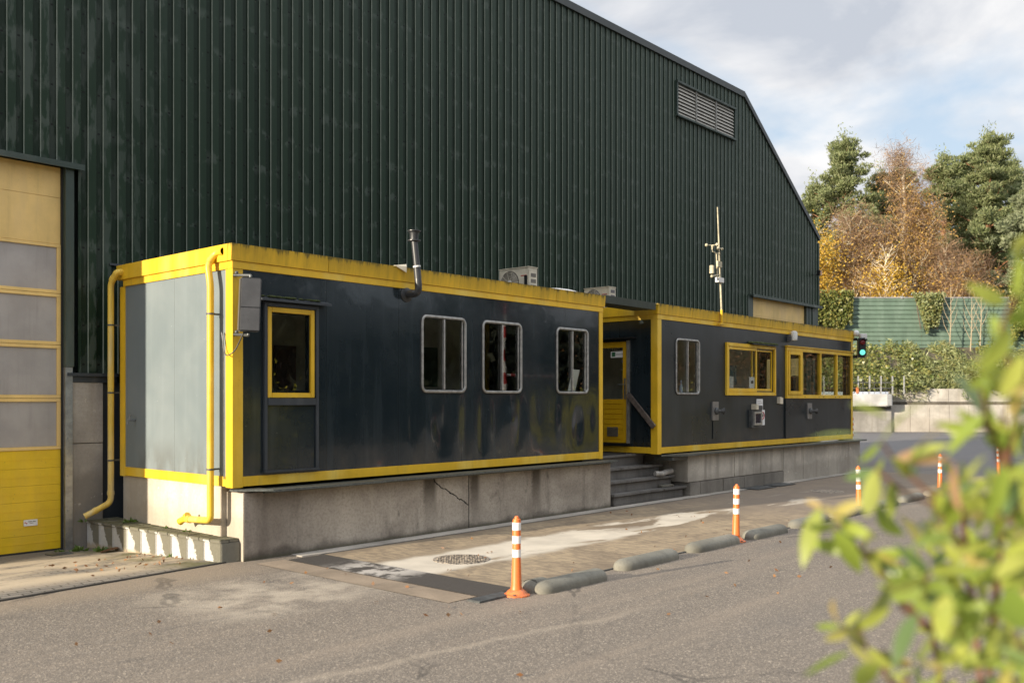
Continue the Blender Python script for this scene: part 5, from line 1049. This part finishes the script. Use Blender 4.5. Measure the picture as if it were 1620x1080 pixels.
for (px, py0, py1, lb) in ((1502, 545, 455, 'tall bare sapling before the green fence'), (1550, 545, 450, 'bare forked sapling at the right of the green fence'), (1535, 548, 470, 'short bare sapling between two taller ones')):
    D = 59.2; b0 = at(px, py0 + 12, D); t0 = at(px + 2, py1, D); mb = MB(); mb.tube([b0, b0.lerp(t0, .5) + RT * .06, t0], [.045, .03, .012], 6)
    for k in range(6): s_ = b0.lerp(t0, .25 + .1 * k); sg = 1 if k % 2 else -1; mb.tube([s_, s_ + RT * (.35 * sg) + UP * .7, s_ + RT * (.5 * sg) + UP * 1.3], [.022, .015, .007], 5)
    solo('sapling', mb, plain('pale_twig', (.36, .29, .19), .8), lb, 'sapling', b0, 'bare saplings before the fence')

# ================================================================== TREES
def branch_path(p0, p1, sag=.1, n=5):
    p0, p1 = Vector(p0), Vector(p1); L = (p1 - p0).length
    return [p0.lerp(p1, t) + Vector((0, 0, sag * L * math.sin(math.pi * t))) + Vector(rng.normal(size=3) * L * .025 * (0 < t < 1)) for t in np.linspace(0, 1, n)]
def pine(label, px, top, dep, half, base_frac, seed, mat=PINE, lean=0, crown_pow=.75, npuff=95):
    global rng
    old = rng; rng = np.random.default_rng(seed); base = at(px, 632, dep); base.z = 4.9; ztop_ = at(px, top, dep).z; H = ztop_ - base.z
    t = thing('pine_tree', label, 'tree', base, 'pine trees behind the green fence'); o = np.array(base)
    mb = MB(); tr = [base + Vector((RT.x, RT.y, 0)) * (lean * (k / 7) + rng.normal() * .1) + UP * H * .96 * k / 7 for k in range(8)]; mb.tube(tr, [.30 * (1 - k / 8.2) + .03 for k in range(8)], 9); part('trunk', mb, BARKP, t, smooth=60)
    def tp_(f): f = min(max(f, 0), .999) * 7; k = int(f); return tr[k].lerp(tr[k + 1], f - k)
    limbs = MB(); V = []
    nl_ = int(npuff / 5)
    for k in range(nl_):
        f = base_frac + (1 - base_frac) * (k + rng.uniform(.2, .8)) / nl_; w_ = half * (min(1, (1.05 - f) / (1 - base_frac) * 1.2) ** crown_pow) * rng.uniform(.55, 1.25)
        a = k * 2.4 + rng.uniform(-.6, .6); st_ = tp_(f - .05); e_ = tp_(f) + Vector((math.cos(a) * w_, math.sin(a) * w_, w_ * rng.uniform(-.05, .42)))
        lp = branch_path(st_, e_, .05, 6); limbs.tube(lp, [.08, .065, .05, .04, .03, .015], 5, cap=False)
        for q in range(rng.integers(6, 11)):
            u_ = rng.uniform(.28, 1.05); i_ = min(int(u_ * 5), 4); c_ = lp[i_].lerp(lp[i_ + 1], min(u_ * 5 - i_, 1)) + Vector((rng.normal() * .42, rng.normal() * .42, rng.uniform(-.12, .45)))
            R = rng.uniform(.28, .62); m = int(270 * R); q_ = unit(rng.normal(size=(m, 3))); rad = R * rng.uniform(.3, 1, (m, 1)) ** .6
            q2 = np.array(c_) + q_ * rad * np.array([1.3, 1.3, .62]); V.append(leaf_verts(q2, q_ * .8 + np.array([0, 0, .55]) + rng.normal(size=(m, 3)) * .35, .30, .085))
    top_ = np.array(tr[-1]) + rng.normal(size=(260, 3)) * np.array([.28, .28, .55]); V.append(leaf_verts(top_, rng.normal(size=(260, 3)) * .5 + np.array([0, 0, .8]), .30, .085))
    m = int(350); V = np.concatenate(V); me = quads_mesh('crown', V.reshape(-1, 3), len(V), mat, o); add_child_mesh('crown', me, t); part('limbs', limbs, BARKP, t); rng = old
def birch(label, px, top, dep, half, seed, mat, leafn, twig=True, yellow=None, multi=1, group='birch trees behind the green fence', low=.12):
    global rng
    old = rng; rng = np.random.default_rng(seed); base = at(px, 632, dep); base.z = 4.9; ztop_ = at(px, top, dep).z; H = ztop_ - base.z
    t = thing('birch_tree', label, 'tree', base, group); o = np.array(base); trunk = MB(); limbs = MB(); ends = []
    for s_ in range(multi):
        off = Vector((RT.x, RT.y, 0)) * (0 if multi == 1 else (s_ - (multi - 1) / 2) * half * .35); hh = H * (1 if s_ == 0 else rng.uniform(.7, .92)); tr = [base + off * (.3 + .7 * k / 7) + Vector(rng.normal(size=3) * .09) * (k > 0) + UP * hh * .95 * k / 7 for k in range(8)]
        trunk.tube(tr, [(.19 * (1 - k / 8.2) + .03) * min(1, H / 15) ** 1.5 for k in range(8)], 8)
        for k in range(38):
            f = .22 + .76 * k / 38; i = min(int(f * 7), 6); st_ = tr[i].lerp(tr[i + 1], f * 7 - i); a = rng.uniform(0, 2 * math.pi); L = half * (1.15 - f) * rng.uniform(.6, 1.2) + .3; e = st_ + Vector((math.cos(a) * L, math.sin(a) * L, L * rng.uniform(.5, 1.3))); bp_ = branch_path(st_, e, .05, 4); limbs.tube(bp_, [.045, .03, .018, .008], 4, cap=False); ends += bp_[1:]
            for q in range(3): e2 = bp_[2].lerp(bp_[3], rng.uniform()) + Vector((rng.normal() * .5, rng.normal() * .5, rng.uniform(-.2, .8))); limbs.tube([bp_[2], e2], [.015, .006], 3, cap=False); ends.append(e2)
    part('trunk', trunk, BARKB, t, smooth=60); part('limbs', limbs, BARKB if yellow is None else BARKD, t)
    E_ = np.array([list(e) for e in ends]); zf = (E_[:, 2] - base.z) / H
    def scatter(n, wgt, sp_, L, W, down): idx = rng.choice(len(E_), n, p=wgt / wgt.sum()); c_ = E_[idx] + rng.normal(size=(n, 3)) * sp_; return leaf_verts(c_, rng.normal(size=(n, 3)) + np.array([0, 0, -down]), L, W)
    V = scatter(leafn, np.where(zf > .84, .02, np.clip(1.05 - zf * .8, .03, 1)), .5, .15, .10, .5); me = quads_mesh('leaves', V.reshape(-1, 3), len(V), mat, o); add_child_mesh('leaves', me, t)
    if twig: V = scatter(8500, np.clip(zf - .2, .05, 1), .42, .75, .022, .1); me = quads_mesh('twigs', V.reshape(-1, 3), len(V), TWIGL, o); add_child_mesh('twigs', me, t)
    rng = old
pine('pointed pine rising above the warehouse roof slope', 1335, 214, 74, 3.4, .32, 11, npuff=150)
pine('low broad pine half hidden behind the warehouse corner', 1290, 285, 76, 3.0, .3, 12, npuff=110)
pine('pine standing behind the bare topped birch', 1420, 262, 78, 2.7, .35, 13, npuff=120)
pine('pine to the right of the bare topped birch', 1492, 244, 76, 3.0, .42, 14, npuff=130)
pine('tallest pine with an open layered crown', 1562, 205, 72, 3.3, .40, 15, npuff=190)
pine('bluish pine at the right edge of the picture', 1628, 292, 66, 3.3, .12, 16, PINE2, npuff=150)
pine('shaded pine with a leaning reddish trunk', 1535, 330, 80, 3.2, .3, 17, npuff=110, lean=1.2)
pine('dark pine filling the gap behind the two tall autumn birches', 1392, 268, 79, 3.4, .25, 31, npuff=120)
pine('pine crown just left of the tallest layered pine', 1528, 246, 79, 3.0, .3, 32, npuff=120)
pine('pine between the tallest pine and the bluish one', 1596, 246, 78, 3.2, .3, 33, npuff=120)
birch('bright yellow birch beside the warehouse wall', 1286, 345, 66, 2.0, 21, BIRCHY, 9000, False)
birch('orange brown birch with thin pale stems', 1362, 328, 67, 2.2, 22, BIRCHL, 5600, True, multi=3)
birch('tall birch with a bare purple top and golden lower leaves', 1440, 226, 68, 2.9, 23, BIRCHL, 9500, True, multi=2)
birch('small golden birch under the tall birch', 1400, 395, 64.5, 1.5, 24, BIRCHY, 2600, False)
birch('brown leaved thicket tree at the foot of the pines', 1512, 395, 66, 2.2, 25, BIRCHL, 4400, True, multi=3)
n = 9000; l = rng.uniform(17, 40, n); z = 4.9 + abs(rng.normal(size=n)) * 2.0; d = rng.uniform(63, 69, n); me = quads_mesh('undergrowth', leaf_verts(camset(l, d, z), rng.normal(size=(n, 3)), .26, .16).reshape(-1, 3), n, BIRCHL); o = bpy.data.objects.new('undergrowth', me); C.objects.link(o); o['kind'] = 'stuff'; o['label'] = 'brown autumn undergrowth between the tree trunks'
n = 30000; l = rng.uniform(14, 50, n); z = 4.9 + rng.uniform(0, 1, n) * np.interp(l, np.linspace(14, 50, 20), rng.uniform(8.5, 14, 20)); d = rng.uniform(82, 94, n); me = quads_mesh('far_wood', leaf_verts(camset(l, d, z), rng.normal(size=(n, 3)), .42, .22).reshape(-1, 3), n, leafmat('far_wood_leaves', [(.13, .15, .07), (.19, .16, .08), (.10, .13, .06), (.24, .18, .09), (.15, .17, .08)])); o = bpy.data.objects.new('far_wood', me); C.objects.link(o); o['kind'] = 'stuff'; o['label'] = 'darker wood behind the front row of trees'

# ================================================================== ACROSS THE ROAD (seen only as reflections)
n = 26000; x = rng.uniform(31, 66, n); y = -15 - abs(rng.normal(size=n)) * 2.2; z = rng.uniform(0, 1, n) ** .9 * (6.2 + np.sin(x * .7) * 1.0 + np.sin(x * 1.9) * .6)
me = quads_mesh('hedge', leaf_verts(np.stack([x, y, z], 1), rng.normal(size=(n, 3)), .17, .11).reshape(-1, 3), n, BEECH); o = bpy.data.objects.new('hedge', me); C.objects.link(o); o['kind'] = 'stuff'; o['label'] = 'brown leaved hedge across the road mirrored in the windows'
n = 9000; x = np.concatenate([rng.normal(c_, .7, n // 5) for c_ in (6.0, 8.0, 22.4, 26.0, 30.5)]); n = len(x); y = rng.normal(-12.2, .35, n); z = np.abs(rng.normal(1.0, .55, n)); me = quads_mesh('roadside_shrubs', leaf_verts(np.stack([x, y, z], 1), rng.normal(size=(n, 3)), .16, .09).reshape(-1, 3), n, YSHR); o = bpy.data.objects.new('roadside_shrubs', me); C.objects.link(o); o['kind'] = 'stuff'; o['label'] = 'yellow green shrubs across the road mirrored in the dented cabin wall'

mb = MB(); mb.add([(-60, -22, -.1), (140, -22, -.1), (140, -27, 6.6), (-60, -27, 6.6), (140, -80, 7), (-60, -80, 7)], [(0, 1, 2, 3), (3, 2, 4, 5)]); struct('reflection_backing', mb, plain('backing_dark', (.018, .02, .01), .95, 0, .4, .8))  # unseen dark slope added to keep sky reflections out of the cabin windows
n = 14000; x = rng.uniform(-14, 70, n); y = -20.5 - abs(rng.normal(size=n)) * 2.0; z = rng.uniform(0, 1, n) * (6.3 + np.sin(x * .5) * 1.5 + np.sin(x * 1.3) * .8)
me = quads_mesh('tree_belt', leaf_verts(np.stack([x, y, z], 1), rng.normal(size=(n, 3)), .8, .5).reshape(-1, 3), n, leafmat('dark_evergreen', [(.012, .018, .009), (.02, .028, .012), (.03, .035, .016)], .7, .1)); o = bpy.data.objects.new('tree_belt', me); C.objects.link(o); o['kind'] = 'stuff'; o['label'] = 'dark evergreen belt across the road mirrored in the windows'
br_ = thing('barrier', 'red and white striped barrier pole across the road, mirrored in the middle rounded window', 'barrier', (18.1, -12, 0))
mb = MB()
for k in range(12): mb.tube([(18.1, -12, .4 + k * .4), (18.1, -12, .4 + k * .4 + .4)], .06, 10, k % 2)
part('pole', mb, [WHITE, RED], br_); mb = MB()
for k in range(14): mb.tube([(18.2 + k * .2, -12, 2.72), (18.4 + k * .2, -12, 2.72)], .05, 8, k % 2)
part('boom', mb, [WHITE, RED], br_); mb = MB(); mb.box(17.9, 18.3, -12.2, -11.8, 0, .4); part('base', mb, CREAM, br_, bevel=.02)
# ================================================================== FOREGROUND SHRUB
def mk_leaf():
    b = B('shrub_leaf'); i = b.isl()
    c = b.ramp(i, [(0, (.22, .31, .05)), (.25, (.34, .42, .07)), (.5, (.45, .47, .10)), (.68, (.24, .32, .06)), (.78, (.10, .17, .08)), (.9, (.50, .44, .12)), (1, (.45, .25, .16))])
    c2 = b.mix(.5, c, (.75, .80, .10), 'MULTIPLY')
    p = b.n('ShaderNodeBsdfPrincipled'); b.put(p.inputs['Base Color'], c); p.inputs['Roughness'].default_value = .33
    t = b.n('ShaderNodeBsdfTranslucent'); b.put(t.inputs[0], c); m = b.n('ShaderNodeMixShader'); m.inputs[0].default_value = .48
    b.t.links.new(p.outputs[0], m.inputs[1]); b.t.links.new(t.outputs[0], m.inputs[2]); b.t.links.new(m.outputs[0], b.out.inputs[0]); return b.m
LEAF = mk_leaf(); rs = np.random.default_rng(3)
sh = thing('shrub', 'sunlit yellow green shrub with reddish stems filling the right foreground', 'shrub', at(1560, 632, 1.7) * 1.0); sh.location.z = 0; ORG[sh] = Vector(sh.location)
lv, lf = [], []
def leaf(p0, p1, wf=.34):
    wf *= .85
    p0, p1 = Vector(p0), Vector(p1); d = p1 - p0; L = d.length * .92; d.normalize(); tocam = (CAM - p0).normalized(); r = Vector(rs.normal(size=3)) * .75 + tocam * .8 + UP * .35; nrm = (r - d * r.dot(d)).normalized(); s_ = d.cross(nrm); o = len(lv); prof = [(0, .02), (.12, .55), (.3, .92), (.5, 1), (.7, .82), (.88, .42), (1, .02)]
    for t, w_ in prof:
        cen = p0 + d * L * t - nrm * L * .22 * (t ** 2); hw = L * wf * .5 * w_
        lv.extend([tuple(cen - s_ * hw + nrm * hw * .3), tuple(cen), tuple(cen + s_ * hw + nrm * hw * .3)])
    for k in range(len(prof) - 1):
        for j in range(2): q = o + k * 3 + j; lf.append((q, q + 1, q + 4, q + 3))
stems = MB(); LV_ = [ # base px, tip px, depth, width
 (1298, 803, 1260, 896, 1.45, .34), (1300, 800, 1338, 826, 1.45, .45), (1300, 802, 1275, 790, 1.5, .5), (1318, 838, 1374, 914, 1.4, .42), (1318, 838, 1352, 880, 1.45, .5), (1385, 742, 1368, 836, 1.35, .34), (1386, 800, 1418, 850, 1.45, .55), (1382, 745, 1410, 720, 1.5, .4), (1420, 815, 1466, 852, 1.4, .55), (1512, 765, 1478, 846, 1.3, .4), (1515, 765, 1490, 720, 1.4, .4), (1530, 792, 1592, 738, 1.3, .3),
 (1468, 905, 1402, 945, 1.15, .75), (1470, 905, 1418, 862, 1.3, .28), (1470, 907, 1562, 890, 1.25, .26), (1466, 900, 1430, 900, 1.3, .5), (1452, 968, 1402, 1055, 1.2, .36), (1335, 990, 1382, 1032, 1.35, .36), (1330, 988, 1282, 994, 1.35, .3), (1332, 990, 1305, 952, 1.35, .5), (1335, 992, 1366, 958, 1.4, .35), (1345, 1030, 1262, 1064, 1.35, .16), (1395, 1050, 1330, 1090, 1.2, .4), (1600, 925, 1618, 1016, 1.0, .62), (1500, 940, 1480, 1010, 1.2, .5), (1560, 950, 1508, 1004, 1.2, .5), (1520, 930, 1560, 990, 1.3, .45),
 (1393, 700, 1456, 612, 1.3, .2), (1345, 640, 1412, 652, 1.3, .28), (1360, 690, 1270, 678, 1.2, .16), (1392, 700, 1355, 740, 1.4, .25), (1440, 720, 1500, 650, 1.3, .2), (1530, 590, 1600, 505, 1.15, .26), (1590, 480, 1535, 455, 1.3, .34), (1600, 520, 1560, 590, 1.15, .4), (1620, 560, 1580, 640, 1.1, .4), (1605, 470, 1620, 400, 1.1, .3), (1620, 470, 1590, 440, 1.2, .5), (1560, 670, 1510, 655, 1.3, .5), (1560, 670, 1590, 700, 1.3, .6), (1500, 680, 1545, 690, 1.4, .5), (1620, 640, 1575, 610, 1.2, .35), (1600, 690, 1620, 640, 1.2, .5), (1570, 800, 1615, 770, 1.3, .5), (1575, 810, 1620, 830, 1.3, .5), (1570, 790, 1520, 840, 1.4, .4)]
for x0, y0, x1, y1, dp, wf in LV_:
    dd = rs.uniform(-.05, .05); leaf(at(x0, y0, dp), at(x1, y1, dp + dd), wf)
root = Vector((sh.location.x, sh.location.y, 0))
tips = [(1300, 800, 1.45), (1320, 835, 1.42), (1386, 742, 1.38), (1395, 700, 1.35), (1515, 765, 1.35), (1535, 590, 1.2), (1605, 470, 1.15), (1565, 670, 1.3), (1575, 800, 1.32), (1335, 990, 1.36), (1470, 905, 1.25), (1620, 560, 1.15)]
forks = [at(1475, 1000, 1.45), at(1530, 880, 1.42), at(1590, 760, 1.35), at(1420, 1090, 1.45)]
for f_ in forks: stems.tube(branch_path(root, f_, 0, 6), [.008, .007, .0065, .006, .005, .0045], 7, cap=False)
for (x, y, dp), fi in zip(tips, (0, 0, 1, 1, 1, 2, 2, 2, 2, 3, 0, 2)):
    e = at(x, y, dp); pth = branch_path(forks[fi], e, .06, 6); stems.tube(pth, [.0042, .004, .0035, .003, .0026, .002], 6, cap=False)
    for q in range(7):
        t = rs.uniform(.25, .95) * 5; k = int(t); b0 = pth[k].lerp(pth[k + 1], t - k); dr_ = Vector(rs.normal(size=3) * .6) + Vector((-.2, -.2, .15)); leaf(b0, b0 + dr_.normalized() * rs.uniform(.05, .095), rs.uniform(.3, .45))
# dense lower right
for q in range(300):
    x = 1640 - abs(rs.normal()) * 125; y = rs.uniform(760, 1120)
    if x < 1400 + (1080 - y) * .25: continue
    dp = rs.uniform(1.15, 1.75); b0 = at(x, y, dp); dr_ = Vector(rs.normal(size=3)) + Vector((-.1, -.2, .1)); leaf(b0, b0 + dr_.normalized() * rs.uniform(.035, .072), rs.uniform(.3, .48))
for q in range(15):
    x = rs.uniform(1575, 1660); y = rs.uniform(400, 780); dp = rs.uniform(1.1, 1.5); b0 = at(x, y, dp); dr_ = Vector(rs.normal(size=3)); leaf(b0, b0 + dr_.normalized() * rs.uniform(.055, .10), rs.uniform(.3, .45))
part('stems', stems, BARKR, sh, smooth=60)
mb = MB(); mb.v = lv; mb.f = lf; mb.m = [0] * len(lf); part('foliage', mb, LEAF, sh, smooth=80)
